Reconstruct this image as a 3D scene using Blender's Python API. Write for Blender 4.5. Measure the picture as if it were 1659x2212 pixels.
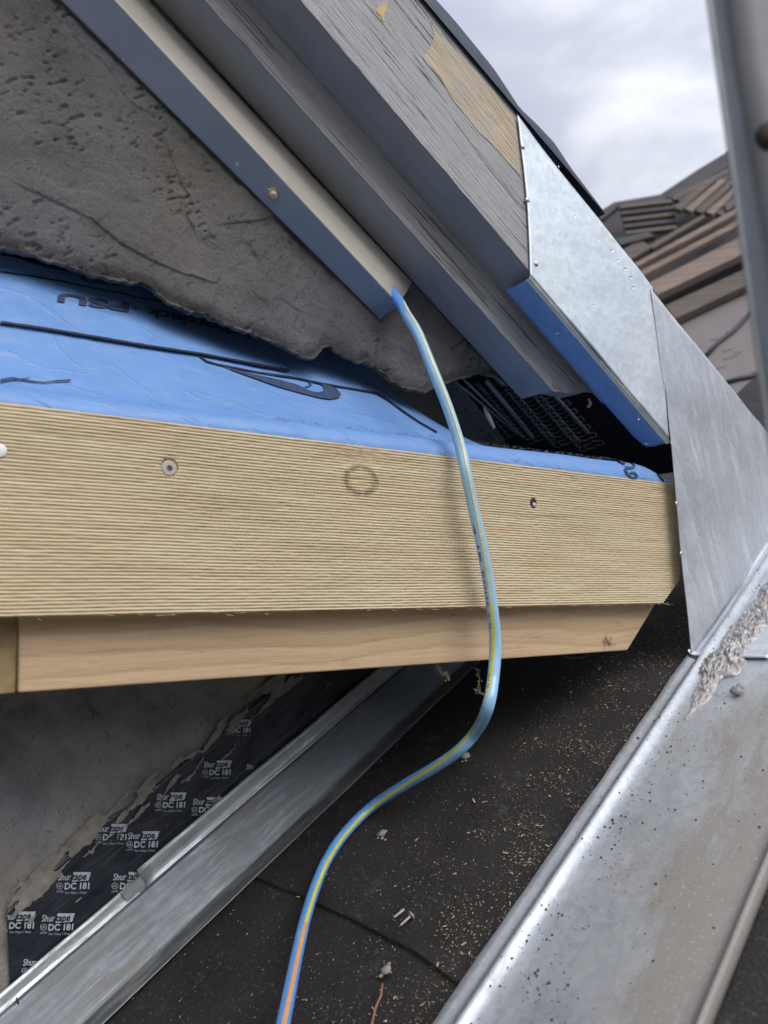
import bpy, bmesh, math, random
from mathutils import Vector, Matrix, noise
random.seed(7)
S = bpy.context.scene
COL = S.collection
for o in list(bpy.data.objects): bpy.data.objects.remove(o)

# ------------------------------------------------------------------ camera
F = 1661.0; CX, CY = 829.5, 1106.0; PITCH = math.atan(159/F)
cam = bpy.data.cameras.new('camera'); camo = bpy.data.objects.new('camera', cam); COL.objects.link(camo)
cam.sensor_fit = 'VERTICAL'; cam.sensor_height = 36.0; cam.lens = F/2212*36.0
cam.clip_start = 0.01; cam.clip_end = 2000
camo.location = (0, 0, 0); camo.rotation_euler = (math.pi/2 + PITCH, 0, 0)
cam.dof.use_dof = True; cam.dof.focus_distance = 0.72; cam.dof.aperture_fstop = 6.5
S.camera = camo
S.view_settings.view_transform = 'Standard'; S.view_settings.look = 'None'
S.view_settings.exposure = 0.18; S.view_settings.gamma = 1.0

# ------------------------------------------------------------------ world (overcast)
SUN_EL, SUN_AZ = math.radians(47), math.radians(140)     # azimuth clockwise from +Y : behind the viewer
W = bpy.data.worlds.new('World'); S.world = W; W.use_nodes = True
nt = W.node_tree; nt.nodes.clear()
def wn(t, **k):
    n = nt.nodes.new(t)
    for a, b in k.items(): setattr(n, a, b)
    return n
sky = wn('ShaderNodeTexSky', sky_type='NISHITA'); sky.sun_disc = False
sky.sun_elevation = SUN_EL; sky.sun_rotation = SUN_AZ; sky.air_density = 1.0; sky.dust_density = 2.0
skys = wn('ShaderNodeVectorMath', operation='SCALE'); skys.inputs['Scale'].default_value = 0.12
nt.links.new(sky.outputs[0], skys.inputs[0])
tc = wn('ShaderNodeTexCoord'); mp = wn('ShaderNodeMapping'); mp.inputs['Scale'].default_value = (1, 1, 1.9)
nt.links.new(tc.outputs['Generated'], mp.inputs[0])
no = wn('ShaderNodeTexNoise'); no.inputs['Scale'].default_value = 3.1; no.inputs['Detail'].default_value = 8; no.inputs['Roughness'].default_value = .52; no.inputs['Distortion'].default_value = .35
nt.links.new(mp.outputs[0], no.inputs[0])
cr = wn('ShaderNodeValToRGB')
E_ = cr.color_ramp.elements
E_[0].position = .36; E_[0].color = (.46, .49, .62, 1)
E_[1].position = .66; E_[1].color = (.82, .83, .88, 1)
e = E_.new(.50); e.color = (.54, .57, .665, 1)
nt.links.new(no.outputs[0], cr.inputs[0])
sx = wn('ShaderNodeSeparateXYZ'); nt.links.new(tc.outputs['Generated'], sx.inputs[0])
hz = wn('ShaderNodeMapRange'); hz.inputs[1].default_value = 0.0; hz.inputs[2].default_value = .5; hz.inputs[3].default_value = 1.18; hz.inputs[4].default_value = 1.0
nt.links.new(sx.outputs[2], hz.inputs[0])
sdv = (math.sin(SUN_AZ)*math.cos(SUN_EL), math.cos(SUN_AZ)*math.cos(SUN_EL), math.sin(SUN_EL))
dp = wn('ShaderNodeVectorMath', operation='DOT_PRODUCT'); nt.links.new(tc.outputs['Generated'], dp.inputs[0]); dp.inputs[1].default_value = sdv
gl = wn('ShaderNodeMapRange'); gl.inputs[1].default_value = -.2; gl.inputs[2].default_value = 1.0; gl.inputs[3].default_value = .90; gl.inputs[4].default_value = 2.1
nt.links.new(dp.outputs['Value'], gl.inputs[0])
hm = wn('ShaderNodeMath', operation='MULTIPLY'); nt.links.new(hz.outputs[0], hm.inputs[0]); nt.links.new(gl.outputs[0], hm.inputs[1])
hz = hm
cs = wn('ShaderNodeVectorMath', operation='SCALE'); nt.links.new(cr.outputs[0], cs.inputs[0]); nt.links.new(hz.outputs[0], cs.inputs['Scale'])
mx = wn('ShaderNodeMix', data_type='RGBA'); mx.inputs[0].default_value = .88
nt.links.new(skys.outputs[0], mx.inputs[6]); nt.links.new(cs.outputs[0], mx.inputs[7])
bg = wn('ShaderNodeBackground'); bg.inputs[1].default_value = 1.0
nt.links.new(mx.outputs[2], bg.inputs[0])
wo = wn('ShaderNodeOutputWorld'); nt.links.new(bg.outputs[0], wo.inputs[0])

sl = bpy.data.lights.new('sun', 'SUN'); sl.energy = 1.7; sl.angle = math.radians(38); sl.color = (1, .96, .9)
so = bpy.data.objects.new('sun', sl); COL.objects.link(so)
sd = Vector((math.sin(SUN_AZ)*math.cos(SUN_EL), math.cos(SUN_AZ)*math.cos(SUN_EL), math.sin(SUN_EL)))
so.rotation_euler = sd.to_track_quat('Z', 'Y').to_euler()

# ------------------------------------------------------------------ measuring frames
R_ = Vector((1, 0, 0)); FW = Vector((0, math.cos(PITCH), math.sin(PITCH))); U_ = Vector((0, -math.sin(PITCH), math.cos(PITCH)))
def ray(x, y): return R_*((x-CX)/F) + U_*((CY-y)/F) + FW
d = ray(3270, 1265); d.z = 0; d.normalize()          # direction of the gable wall, to the right
N = Vector((-d.y, d.x, 0))                            # into the wall
Z = Vector((0, 0, 1))
v = ray(2350, 162).normalized()                       # up the slope of the felt roof
w = ray(-662, 1265); w.z = 0; w.normalize()
t = -(w - v*(w.dot(v))).normalized()                  # across the felt roof, to the right
nf = t.cross(v);
if nf.z < 0: nf = -nf
OF = -.465
def onP(x, y, O, n):
    q = ray(x, y); return q*(O.dot(n)/q.dot(n))
def onD(x, y, D): return onP(x, y, N*D, N)
def onF(x, y, h=0.0): return onP(x, y, nf*(OF+h), nf)
def sz(x, y, D):
    P = onD(x, y, D); return (P.dot(d), P.z)
def G(s, D, z): return d*s + N*D + Z*z                # gable frame -> world
def H(u, vv, h): return t*u + v*vv + nf*(OF+h)        # felt frame -> world
UW = -.733                                            # lower wall plane
def onW(x, y, off=0.0): return onP(x, y, t*(UW+off), t)
def fbm(x, y, z=0, o=4):
    a, f, r = 1, 1, 0
    for i in range(o):
        r += a*noise.noise(Vector((x*f, y*f, z+i*7.3))); a *= .5; f *= 2
    return r
def smooth(a, b, x):
    k = min(1, max(0, (x-a)/(b-a))); return k*k*(3-2*k)
def lerp(a, b, k): return a+(b-a)*k
def interp(tab, x):
    if x <= tab[0][0]: return tab[0][1]
    for (a, b), (c, e) in zip(tab, tab[1:]):
        if x <= c: return b+(e-b)*(x-a)/(c-a)
    return tab[-1][1]

# ------------------------------------------------------------------ object helpers
def tag(o, label, cat, group=None, kind=None):
    if label: o['label'] = label
    if cat: o['category'] = cat
    if group: o['group'] = group
    if kind: o['kind'] = kind
    return o
def thing(name, label, cat, loc, group=None):
    o = bpy.data.objects.new(name, None); COL.objects.link(o); o.location = loc; o.empty_display_size = .02
    return tag(o, label, cat, group)
def link(me, name, m, parent=None, smoothf=False):
    if m is not None: me.materials.append(m)
    o = bpy.data.objects.new(name, me); COL.objects.link(o)
    if smoothf: me.polygons.foreach_set('use_smooth', [True]*len(me.polygons))
    # origin at the mesh's own place, expressed under the parent
    if len(me.vertices):
        c = Vector((0, 0, 0))
        for vv in me.vertices: c += vv.co
        c /= len(me.vertices)
        me.transform(Matrix.Translation(-c)); o.location = c
    if parent is not None:
        o.parent = parent
        pw = Vector(parent.location); q = parent.parent
        while q is not None: pw += q.location; q = q.parent
        o.location = Vector(o.location) - pw
    return o
class MB:
    def __init__(s): s.v = []; s.f = []; s.uv = []
    def add(s, vs, fs, uvs=None):
        b = len(s.v); s.v += [tuple(p) for p in vs]; s.f += [tuple(b+i for i in f) for f in fs]
        s.uv += list(uvs) if uvs else [(p[0], p[2]) for p in s.v[b:]]
    def grid(s, fn, nx, ny, uvf=None, flip=False):
        vs = []; uvs = []
        for j in range(ny+1):
            for i in range(nx+1):
                P = fn(i/nx, j/ny); vs.append(P); uvs.append(uvf(i/nx, j/ny) if uvf else (P[0], P[2]))
        fs = []
        for j in range(ny):
            for i in range(nx):
                a = j*(nx+1)+i; q = (a, a+1, a+nx+2, a+nx+1); fs.append(q[::-1] if flip else q)
        s.add(vs, fs, uvs)
    def prism(s, poly, fr, back, uvo=(0, 0)):
        """poly: 3-D points of the front face; back: vector to the rear face; fr: point -> uv"""
        n = len(poly); vs = [Vector(p) for p in poly]+[Vector(p)+back for p in poly]
        L = back.length
        uvs = [fr(p) for p in poly]+[(fr(p)[0]+uvo[0]*L, fr(p)[1]+uvo[1]*L) for p in poly]
        fs = [tuple(range(n)), tuple(range(2*n-1, n-1, -1))]
        for i in range(n):
            j = (i+1) % n; fs.append((j, i, n+i, n+j))
        s.add(vs, fs, uvs)
    def tube(s, pts, r, k=10, uv=True, cap=True):
        pts = [Vector(p) for p in pts]; n = len(pts); rr = r if callable(r) else (lambda q: r)
        T = [(pts[min(i+1, n-1)]-pts[max(i-1, 0)]).normalized() for i in range(n)]
        X = T[0].orthogonal().normalized(); vs = []; uvs = []; L = 0; rings = []
        for i in range(n):
            if i: L += (pts[i]-pts[i-1]).length
            X = (X - T[i]*X.dot(T[i])).normalized(); Y = T[i].cross(X)
            for a in range(k):
                an = 2*math.pi*a/k; vs.append(pts[i]+(X*math.cos(an)+Y*math.sin(an))*rr(i/(n-1))); uvs.append((L, a/k*.03))
        fs = [(i*k+a, i*k+(a+1) % k, (i+1)*k+(a+1) % k, (i+1)*k+a) for i in range(n-1) for a in range(k)]
        if cap: fs += [tuple(range(k-1, -1, -1)), tuple(range((n-1)*k, n*k))]
        s.add(vs, fs, uvs)
    def build(s, name, m, parent=None, sm=False, bevel=0, seg=2, weld=False):
        me = bpy.data.meshes.new(name); me.from_pydata(s.v, [], s.f)
        ul = me.uv_layers.new(name='UVMap')
        li = [0]*len(me.loops); me.loops.foreach_get('vertex_index', li)
        fl = []
        for i in li: fl += [s.uv[i][0], s.uv[i][1]]
        ul.data.foreach_set('uv', fl)
        bm = bmesh.new(); bm.from_mesh(me)
        if weld: bmesh.ops.remove_doubles(bm, verts=bm.verts, dist=1e-6)
        if not (name in OPEN): bmesh.ops.recalc_face_normals(bm, faces=bm.faces)
        bm.to_mesh(me); bm.free(); me.update()
        o = link(me, name, m, parent, sm)
        if bevel:
            b = o.modifiers.new('Bevel', 'BEVEL'); b.width = bevel; b.segments = seg; b.limit_method = 'ANGLE'; b.angle_limit = .6
        return o
OPEN = set()
def uvG(P): P = Vector(P); return (P.dot(d), P.z)
def sheet(o, th, off=-1):
    m = o.modifiers.new('Solidify', 'SOLIDIFY'); m.thickness = th; m.offset = off; return o

# ------------------------------------------------------------------ materials
class Mt:
    def __init__(s, name, rough=.7, metal=0.0, spec=.5, coat=0.0):
        s.m = bpy.data.materials.new(name); s.m.use_nodes = True; s.t = s.m.node_tree; s.t.nodes.clear()
        s.b = s.n('ShaderNodeBsdfPrincipled'); o = s.n('ShaderNodeOutputMaterial'); s.t.links.new(s.b.outputs[0], o.inputs[0])
        s.b.inputs['Roughness'].default_value = rough; s.b.inputs['Metallic'].default_value = metal
        s.b.inputs['Specular IOR Level'].default_value = spec; s.b.inputs['Coat Weight'].default_value = coat
        s.uv = s.n('ShaderNodeUVMap').outputs[0]; s.geo = s.n('ShaderNodeNewGeometry').outputs['Position']
        s.height = None
    def n(s, t_, **k):
        x = s.t.nodes.new(t_)
        for a, b in k.items(): setattr(x, a, b)
        return x
    def L(s, a, b): s.t.links.new(a, b)
    def map(s, src, sc=(1, 1, 1), rot=0.0, loc=(0, 0, 0)):
        m = s.n('ShaderNodeMapping'); m.inputs['Scale'].default_value = sc; m.inputs['Location'].default_value = loc; m.inputs['Rotation'].default_value = (0, 0, rot); s.L(src, m.inputs[0])
        return m.outputs[0]
    def rotmap(s, src, sc, rot):            # rotate first, then stretch
        return s.map(s.map(src, (1, 1, 1), rot), sc)
    def noise(s, vec, scale=1, det=5, rough=.55, dist=0.0):
        x = s.n('ShaderNodeTexNoise'); s.L(vec, x.inputs[0]); x.inputs['Scale'].default_value = scale; x.inputs['Detail'].default_value = det
        x.inputs['Roughness'].default_value = rough; x.inputs['Distortion'].default_value = dist; return x.outputs[0]
    def voro(s, vec, scale=1, feat='F1', out='Distance', rnd=1.0):
        x = s.n('ShaderNodeTexVoronoi', feature=feat); s.L(vec, x.inputs['Vector']); x.inputs['Scale'].default_value = scale; x.inputs['Randomness'].default_value = rnd
        return x.outputs[out]
    def ramp(s, f, *st):
        x = s.n('ShaderNodeValToRGB'); e = x.color_ramp.elements
        while len(e) > 1: e.remove(e[-1])
        def c4(c): return (c, c, c, 1) if isinstance(c, (int, float)) else (*c, 1)
        e[0].position = st[0][0]; e[0].color = c4(st[0][1])
        for p_, c in st[1:]:
            q = e.new(p_); q.color = c4(c)
        s.L(f, x.inputs[0]); return x.outputs[0]
    def mix(s, f, a, b, mode='MIX'):
        x = s.n('ShaderNodeMix', data_type='RGBA'); x.blend_type = mode
        for i, q in ((0, f), (6, a), (7, b)):
            if hasattr(q, 'links'): s.L(q, x.inputs[i])
            elif i == 0: x.inputs[0].default_value = q
            else: x.inputs[i].default_value = (*q, 1) if not isinstance(q, (int, float)) else (q, q, q, 1)
        return x.outputs[2]
    def math(s, op, a, b=0.0, c=0.0):
        x = s.n('ShaderNodeMath', operation=op)
        for i, q in enumerate((a, b, c)):
            if hasattr(q, 'links'): s.L(q, x.inputs[i])
            else: x.inputs[i].default_value = q
        return x.outputs[0]
    def col(s, c):
        if hasattr(c, 'links'): s.L(c, s.b.inputs['Base Color'])
        else: s.b.inputs['Base Color'].default_value = (*c, 1)
        return s
    def set(s, nm, f):
        if hasattr(f, 'links'): s.L(f, s.b.inputs[nm])
        else: s.b.inputs[nm].default_value = f
        return s
    def bump(s, f, dist=.001, strength=1.0):
        b = s.n('ShaderNodeBump'); b.inputs['Distance'].default_value = dist; b.inputs['Strength'].default_value = strength
        s.L(f, b.inputs['Height'])
        if s.height: s.L(s.height, b.inputs['Normal'])
        s.height = b.outputs[0]; s.L(s.height, s.b.inputs['Normal']); return s

RK = math.atan2(-.664, 1)                       # rake angle inside the gable frame
def m_painted_grain(crk=1.0):
    m = Mt('weathered grey paint on rough sawn wood', .62)
    r = m.rotmap(m.uv, (22, 420, 1), -RK)
    a = m.noise(r, 1, 6, .6, .5); r2 = m.rotmap(m.uv, (45, 900, 1), -RK); b = m.noise(r2, 1, 4, .6, .3)
    r3 = m.rotmap(m.uv, (7, 330, 1), -RK); c3 = m.noise(r3, 1, 3, .6, .7)
    cr_ = m.ramp(c3, (.31, 1-crk), (.39, 1.0))
    c = m.ramp(a, (.25, (.24, .24, .245)), (.42, (.345, .345, .355)), (.75, (.43, .43, .44)))
    c = m.mix(m.ramp(m.noise(m.uv, 60, 3), (.35, 0.0), (.7, .35)), c, (.33, .31, .28))
    c = m.mix(cr_, (.10, .105, .12), c)
    m.col(c); m.bump(m.math('ADD', m.math('MULTIPLY', a, 1.0), m.math('MULTIPLY', b, .5)), .0022, .9); m.bump(cr_, .003, 1.0)
    return m.m
def m_bare():
    m = Mt('bare weathered wood', .8)
    r = m.rotmap(m.uv, (22, 420, 1), -RK); a = m.noise(r, 1, 6, .6, .5)
    c = m.ramp(a, (.3, (.30, .22, .14)), (.5, (.50, .41, .29)), (.8, (.60, .52, .40)))
    c = m.mix(m.ramp(m.noise(m.uv, 38, 4), (.45, 0.0), (.65, .65)), c, (.40, .38, .36))
    c = m.mix(m.ramp(m.noise(m.map(m.uv, (1, 1, 1), 0, (3, 1, 0)), 50, 3), (.62, 0.0), (.72, .6)), c, (.52, .27, .12))
    m.col(c); m.bump(a, .002, .9); return m.m
def m_smooth_paint(name='smooth grey paint', base=(.255, .258, .275), rough=.45):
    m = Mt(name, rough)
    r = m.rotmap(m.uv, (12, 160, 1), -RK); a = m.noise(r, 1, 4, .5)
    b = m.noise(m.uv, 30, 5, .6)
    lo = tuple(x*.86 for x in base); hi = tuple(x*1.12 for x in base)
    c = m.mix(.5, m.ramp(a, (.3, lo), (.7, hi)), m.ramp(b, (.3, lo), (.7, hi)))
    sp = m.voro(m.uv, 75); c = m.mix(m.ramp(sp, (.035, .7), (.06, 0.0)), c, (.45, .45, .45))
    m.col(c); m.bump(a, .0006, .5); return m.m
def m_channel():
    m = Mt('beige painted metal', .38)
    a = m.noise(m.uv, 24, 4); m.col(m.ramp(a, (.3, (.50, .46, .39)), (.7, (.58, .535, .455)))); m.bump(m.noise(m.uv, 300, 2), .0002, .3); return m.m
def m_flange():
    m = Mt('satin metal with shade in blue grey', .34, 0.0, .6)
    a = m.noise(m.uv, 18, 5, .6)
    c = m.ramp(a, (.3, (.185, .215, .27)), (.7, (.235, .265, .325)))  # flange shade and blue membrane reflection put into the colour
    sc = m.voro(m.map(m.uv, (1, 1, 1), .5), 42); c = m.mix(m.ramp(sc, (.04, .8), (.065, 0.0)), c, (.6, .6, .6))
    m.col(c); m.bump(m.noise(m.uv, 260, 2), .0002, .3); return m.m
def m_stucco(dark=1.0, brown=0.0):
    m = Mt('grey stucco', .93, 0, .2); dark *= 1.12
    a = m.noise(m.uv, 14, 6, .6); b = m.noise(m.uv, 130, 5, .65); g = m.noise(m.map(m.uv, (1, 1, 1), 0, (5, 2, 0)), 6, 4)
    c = m.ramp(a, (.28, (.098*dark, .092*dark, .090*dark)), (.5, (.15*dark, .143*dark, .143*dark)), (.75, (.19*dark, .183*dark, .185*dark)))
    c = m.mix(m.ramp(g, (.45, 0.0), (.7, .45+brown)), c, (.17*dark, .15*dark, .105*dark))
    g2 = m.noise(m.map(m.uv, (1, 1, 1), 0, (1, 7, 0)), 9, 4)
    c = m.mix(m.ramp(g2, (.58, 0.0), (.75, .35)), c, (.12*dark, .15*dark, .14*dark))
    c = m.mix(m.ramp(b, (.30, .55), (.42, 0.0)), c, (.06*dark, .055*dark, .05*dark))
    c = m.mix(m.ramp(m.noise(m.uv, 420, 2), (.66, 0.0), (.74, .5)), c, (.3, .29, .27))
    m.col(c); g5 = m.noise(m.uv, 330, 5, .85)
    c = m.mix(.35, c, m.mix(1.0, c, m.ramp(g5, (.3, .55), (.7, 1.45)), 'MULTIPLY')); m.col(c)
    pz = m.noise(m.rotmap(m.uv, (150, 62, 1), .7), 1, 4, .7); pm = m.math('MULTIPLY', m.ramp(pz, (.60, 0.0), (.70, 1.0)), m.ramp(m.noise(m.uv, 17, 4, .6), (.44, 0.0), (.58, 1.0)))
    m.bump(b, .0028, .8); m.bump(m.math('SUBTRACT', 1.0, pm), .003, .9); m.bump(g5, .0030, .9); return m.m
def m_blue():
    m = Mt('blue roofing membrane', .42, 0, .4)
    a = m.noise(m.uv, 12, 4, .6)
    c = m.ramp(a, (.3, (.135, .275, .56)), (.7, (.17, .325, .64)))
    f = m.noise(m.uv, 900, 2, .6)
    dust = m.noise(m.map(m.uv, (1, 3, 1), 0, (2, 4, 0)), 22, 6, .7)
    c = m.mix(m.ramp(dust, (.5, 0.0), (.8, .35)), c, (.40, .45, .52))
    sp = m.voro(m.uv, 60); c = m.mix(m.ramp(sp, (.03, .8), (.045, 0.0)), c, (.05, .06, .12))
    m.col(c)
    x = m.n('ShaderNodeTexChecker'); m.L(m.map(m.uv, (1, 1, 1), .785), x.inputs[0]); x.inputs['Scale'].default_value = 700
    m.bump(m.mix(.6, x.outputs[1], f), .00025, .7); m.bump(m.noise(m.map(m.uv, (14, 40, 1)), 1, 4), .004, .5)
    wr = m.math('ABSOLUTE', m.math('SUBTRACT', m.noise(m.rotmap(m.uv, (9, 26, 1), .35), 1, 3, .5, .6), .5)); m.bump(m.ramp(wr, (.0, 0.0), (.03, 1.0)), .0012, .45); return m.m
def m_ink(c=(.038, .05, .08)):
    m = Mt('faded print', .8, 0, .1); a = m.noise(m.uv, 90, 5, .7)
    m.col(m.ramp(a, (.35, c), (.75, tuple(x*1.8+.01 for x in c)))); return m.m
def m_ribbed():
    m = Mt('pale treated timber with sawn ribs', .75)
    r = m.map(m.uv, (7, 120, 1)); a = m.noise(r, 1, 6, .65, .4)
    c = m.ramp(a, (.28, (.47, .36, .21)), (.48, (.56, .45, .285)), (.75, (.64, .54, .37)))
    st = m.noise(m.map(m.uv, (16, 60, 1)), 1, 4, .6); c = m.mix(m.ramp(st, (.64, 0.0), (.76, .55)), c, (.55, .30, .12))
    g = m.noise(m.map(m.uv, (5, 8, 1), 0, (4, 0, 0)), 1, 3); c = m.mix(m.ramp(g, (.45, 0.0), (.7, .4)), c, (.50, .44, .27))
    fib = m.noise(m.map(m.uv, (90, 900, 1)), 1, 4, .7)
    # knot ring
    sp = m.n('ShaderNodeSeparateXYZ'); wob = m.noise(m.uv, 160, 3)
    m.L(m.uv, sp.inputs[0]); kx, kz = sz(779, 1037, .552)
    dx = m.math('SUBTRACT', sp.outputs[0], kx); dz = m.math('SUBTRACT', sp.outputs[1], kz)
    rr = m.math('SQRT', m.math('ADD', m.math('MULTIPLY', m.math('MULTIPLY', dx, dx), .62), m.math('MULTIPLY', dz, dz)))
    rr = m.math('ADD', rr, m.math('MULTIPLY', m.math('SUBTRACT', wob, .5), .004))
    ring = m.math('ABSOLUTE', m.math('SUBTRACT', rr, .0117))
    rk = m.math('MULTIPLY', m.ramp(ring, (.00005, .8), (.00030, 0.0)), m.ramp(m.noise(m.uv, 110, 2), (.30, 0.2), (.45, .8)))
    c = m.mix(rk, c, (.10, .055, .03))
    # roughened brown fibres above the knot
    dz2 = m.math('SUBTRACT', sp.outputs[1], kz+.024); dx2 = m.math('ADD', dx, .006)
    r2 = m.math('SQRT', m.math('ADD', m.math('MULTIPLY', m.math('MULTIPLY', dx2, dx2), .25), m.math('MULTIPLY', m.math('MULTIPLY', dz2, dz2), 3.5)))
    patch = m.math('MULTIPLY', m.ramp(r2, (.006, .9), (.022, 0.0)), m.ramp(fib, (.42, 0.0), (.6, 1.0)))
    c = m.mix(patch, c, (.27, .155, .075))
    m.col(c); m.bump(fib, .0007, .6); m.bump(m.math('SUBTRACT', 1.0, rk), .0012, .8); return m.m
def m_timber():
    m = Mt('planed pine timber', .62)
    wv = m.noise(m.map(m.uv, (4, 10, 1)), 1, 2); y = m.n('ShaderNodeSeparateXYZ'); m.L(m.uv, y.inputs[0])
    z = m.math('ADD', m.math('MULTIPLY', y.outputs[1], 70), m.math('MULTIPLY', wv, 2.2))
    gr = m.math('FRACT', z); g = m.math('SMOOTH_MIN', gr, m.math('MULTIPLY', m.math('SUBTRACT', 1.0, gr), 4.0), .2)
    a = m.noise(m.map(m.uv, (14, 190, 1)), 1, 6, .65, .6)
    c = m.ramp(g, (.05, (.49, .335, .19)), (.35, (.53, .37, .22)), (.8, (.56, .41, .25)))
    c = m.mix(m.ramp(a, (.3, .5), (.55, 0.0)), c, (.47, .33, .19))
    c = m.mix(m.ramp(m.noise(m.map(m.uv, (30, 330, 1)), 1, 5, .7, .8), (.36, .5), (.46, 0.0)), c, (.36, .235, .12))
    ch = m.noise(m.map(m.uv, (420, 14, 1)), 1, 2)                       # planer chatter
    sp = m.n('ShaderNodeSeparateXYZ'); m.L(m.uv, sp.inputs[0]); kx, kz = sz(1313, 1384, .572)
    dx = m.math('SUBTRACT', sp.outputs[0], kx); dz = m.math('SUBTRACT', sp.outputs[1], kz)
    rr = m.math('SQRT', m.math('ADD', m.math('MULTIPLY', m.math('MULTIPLY', dx, dx), .5), m.math('MULTIPLY', dz, dz)))
    kn = m.math('MULTIPLY', m.ramp(rr, (.0055, 1.0), (.0085, 0.0)), m.ramp(m.noise(m.map(m.uv, (260, 120, 1)), 1, 3, .6, 1.0), (.44, 1.0), (.52, 0.0)))
    c = m.mix(kn, c, (.09, .05, .03))
    m.col(c); m.bump(a, .0012, .7); m.bump(ch, .0004, .5); m.bump(m.math('SUBTRACT', 1.0, g), .0008, .5); return m.m
def m_galv(name='galvanised steel', base=(.66, .69, .72), rough=.36, dirt=0.0, dirtc=(.36, .33, .27), along=(18, 140), spang=1.0, metal=.85, streak=0):
    m = Mt(name, rough, metal)
    a = m.noise(m.uv, 16, 5, .6); vo = m.voro(m.uv, 180, out='Color'); sep = m.n('ShaderNodeSeparateColor'); m.L(vo, sep.inputs[0])
    lo = tuple(x*.80 for x in base)
    c = m.mix(.55, m.ramp(a, (.3, lo), (.7, base)), m.ramp(sep.outputs[0], (0.0, tuple(x*(1-.2*spang) for x in base)), (1.0, tuple(min(1, x*1.06) for x in base))))
    st = m.noise(m.map(m.uv, (along[0], along[1], 1), 0, (1, 3, 0)), 1, 5, .65, .6)
    rg = m.ramp(a, (.3, rough-.09), (.7, rough+.14))
    if dirt > 0:
        dm = m.math('MULTIPLY', m.ramp(st, (.5-.12*dirt, 0.0), (.62-.1*dirt, 1.0)), m.ramp(m.noise(m.uv, 9, 4), (.34, 0.15), (.58, 1.0)))
        dm = m.math('MULTIPLY', dm, min(1, .5+dirt*.3)); c = m.mix(dm, c, dirtc)
        m.set('Metallic', m.math('SUBTRACT', metal, m.math('MULTIPLY', dm, metal*.9))); rg = m.mix(dm, rg, .8)
        m.bump(dm, .0004, .5)
    else:
        sm = m.ramp(st, (.50, 0.0), (.72, .5)) if not streak else m.math('MULTIPLY', m.ramp(st, (.46, 0.0), (.66, 1.0)), m.ramp(m.noise(m.map(m.uv, (1, 1, 1), 0, (2, 2, 0)), 13, 5, .7, .5), (.40, 0.05), (.66, .75))); c = m.mix(sm, c, tuple(min(1, x*(1.14+.22*streak)) for x in base)); rg = m.mix(sm, rg, .6)
    m.col(c).set('Roughness', rg)
    m.bump(m.noise(m.uv, 34, 3, .5), .0014, .35); m.bump(sep.outputs[1], .0001, .35*spang); return m.m
def pan_dust():
    m = Mt('dusty galvanised valley', .34, .6)
    y = m.n('ShaderNodeSeparateXYZ'); m.L(m.uv, y.inputs[0])
    a = m.noise(m.uv, 16, 5, .6); n2 = m.noise(m.map(m.uv, (6, 18, 1), 0, (1, 2, 0)), 1, 6, .7, .4); fine = m.noise(m.uv, 300, 4, .7); vo = m.voro(m.uv, 190, out='Color'); sep = m.n('ShaderNodeSeparateColor'); m.L(vo, sep.inputs[0])
    c = m.mix(.4, m.ramp(a, (.3, (.39, .42, .455)), (.7, (.52, .55, .585))), m.ramp(sep.outputs[0], (0.0, (.36, .39, .42)), (1.0, (.56, .59, .62))))
    k = m.math('ADD', m.math('MULTIPLY', y.outputs[1], 7.0), m.math('MULTIPLY', m.math('SUBTRACT', n2, .5), 2.6))
    du = m.ramp(k, (.35, 0.0), (.72, .5), (.95, .8)); c = m.mix(du, c, (.215, .19, .155))
    sp = m.math('MULTIPLY', m.ramp(fine, (.58, 0.0), (.66, 1.0)), m.ramp(n2, (.40, 0.0), (.56, .9))); c = m.mix(sp, c, (.42, .41, .38))
    wash = m.ramp(m.noise(m.map(m.uv, (11, 26, 1), 0, (7, 5, 0)), 1, 6, .7, .8), (.60, 0.0), (.68, .4)); c = m.mix(wash, c, (.48, .52, .56))
    m.col(c).set('Metallic', m.math('SUBTRACT', .6, m.math('MULTIPLY', m.math('MAXIMUM', du, sp), .55)))
    m.set('Roughness', m.math('ADD', .42, m.math('MULTIPLY', m.math('ADD', du, m.math('MULTIPLY', a, .3)), .25)))
    m.bump(m.noise(m.uv, 30, 3, .5), .0016, .35); m.bump(fine, .0004, .5); return m.m
def m_felt():
    m = Mt('black roofing felt', .78, 0, .35)
    a = m.noise(m.uv, 11, 6, .65); b = m.noise(m.uv, 260, 4, .7); d_ = m.noise(m.map(m.uv, (1, 1, 1), 0, (3, 9, 0)), 22, 6, .75)
    c = m.ramp(a, (.3, (.015, .0135, .013)), (.7, (.034, .030, .028)))
    sp = m.math('MULTIPLY', m.ramp(b, (.56, 0.0), (.70, .8)), m.ramp(d_, (.42, .15), (.62, 1.0)))
    c = m.mix(sp, c, (.17, .145, .11)); c = m.mix(m.ramp(d_, (.58, 0.0), (.76, .5)), c, (.13, .125, .12))
    sc = m.noise(m.rotmap(m.uv, (20, 130, 1), .9), 1, 4, .6); c = m.mix(m.ramp(sc, (.66, 0.0), (.72, .35)), c, (.12, .11, .10))
    m.col(c); m.bump(b, .0020, .9); m.bump(a, .004, .4); return m.m
def m_tape():
    m = Mt('black foil tape smeared with mortar', .3, 0, .6)
    a = m.noise(m.uv, 30, 4); m.col(m.ramp(a, (.3, (.014, .016, .024)), (.7, (.03, .034, .045))))
    m.set('Roughness', m.ramp(a, (.3, .25), (.7, .5))); m.bump(m.noise(m.rotmap(m.uv, (20, 90, 1), 0), 1, 4, .6, 1.), .0022, .6); return m.m
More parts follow.
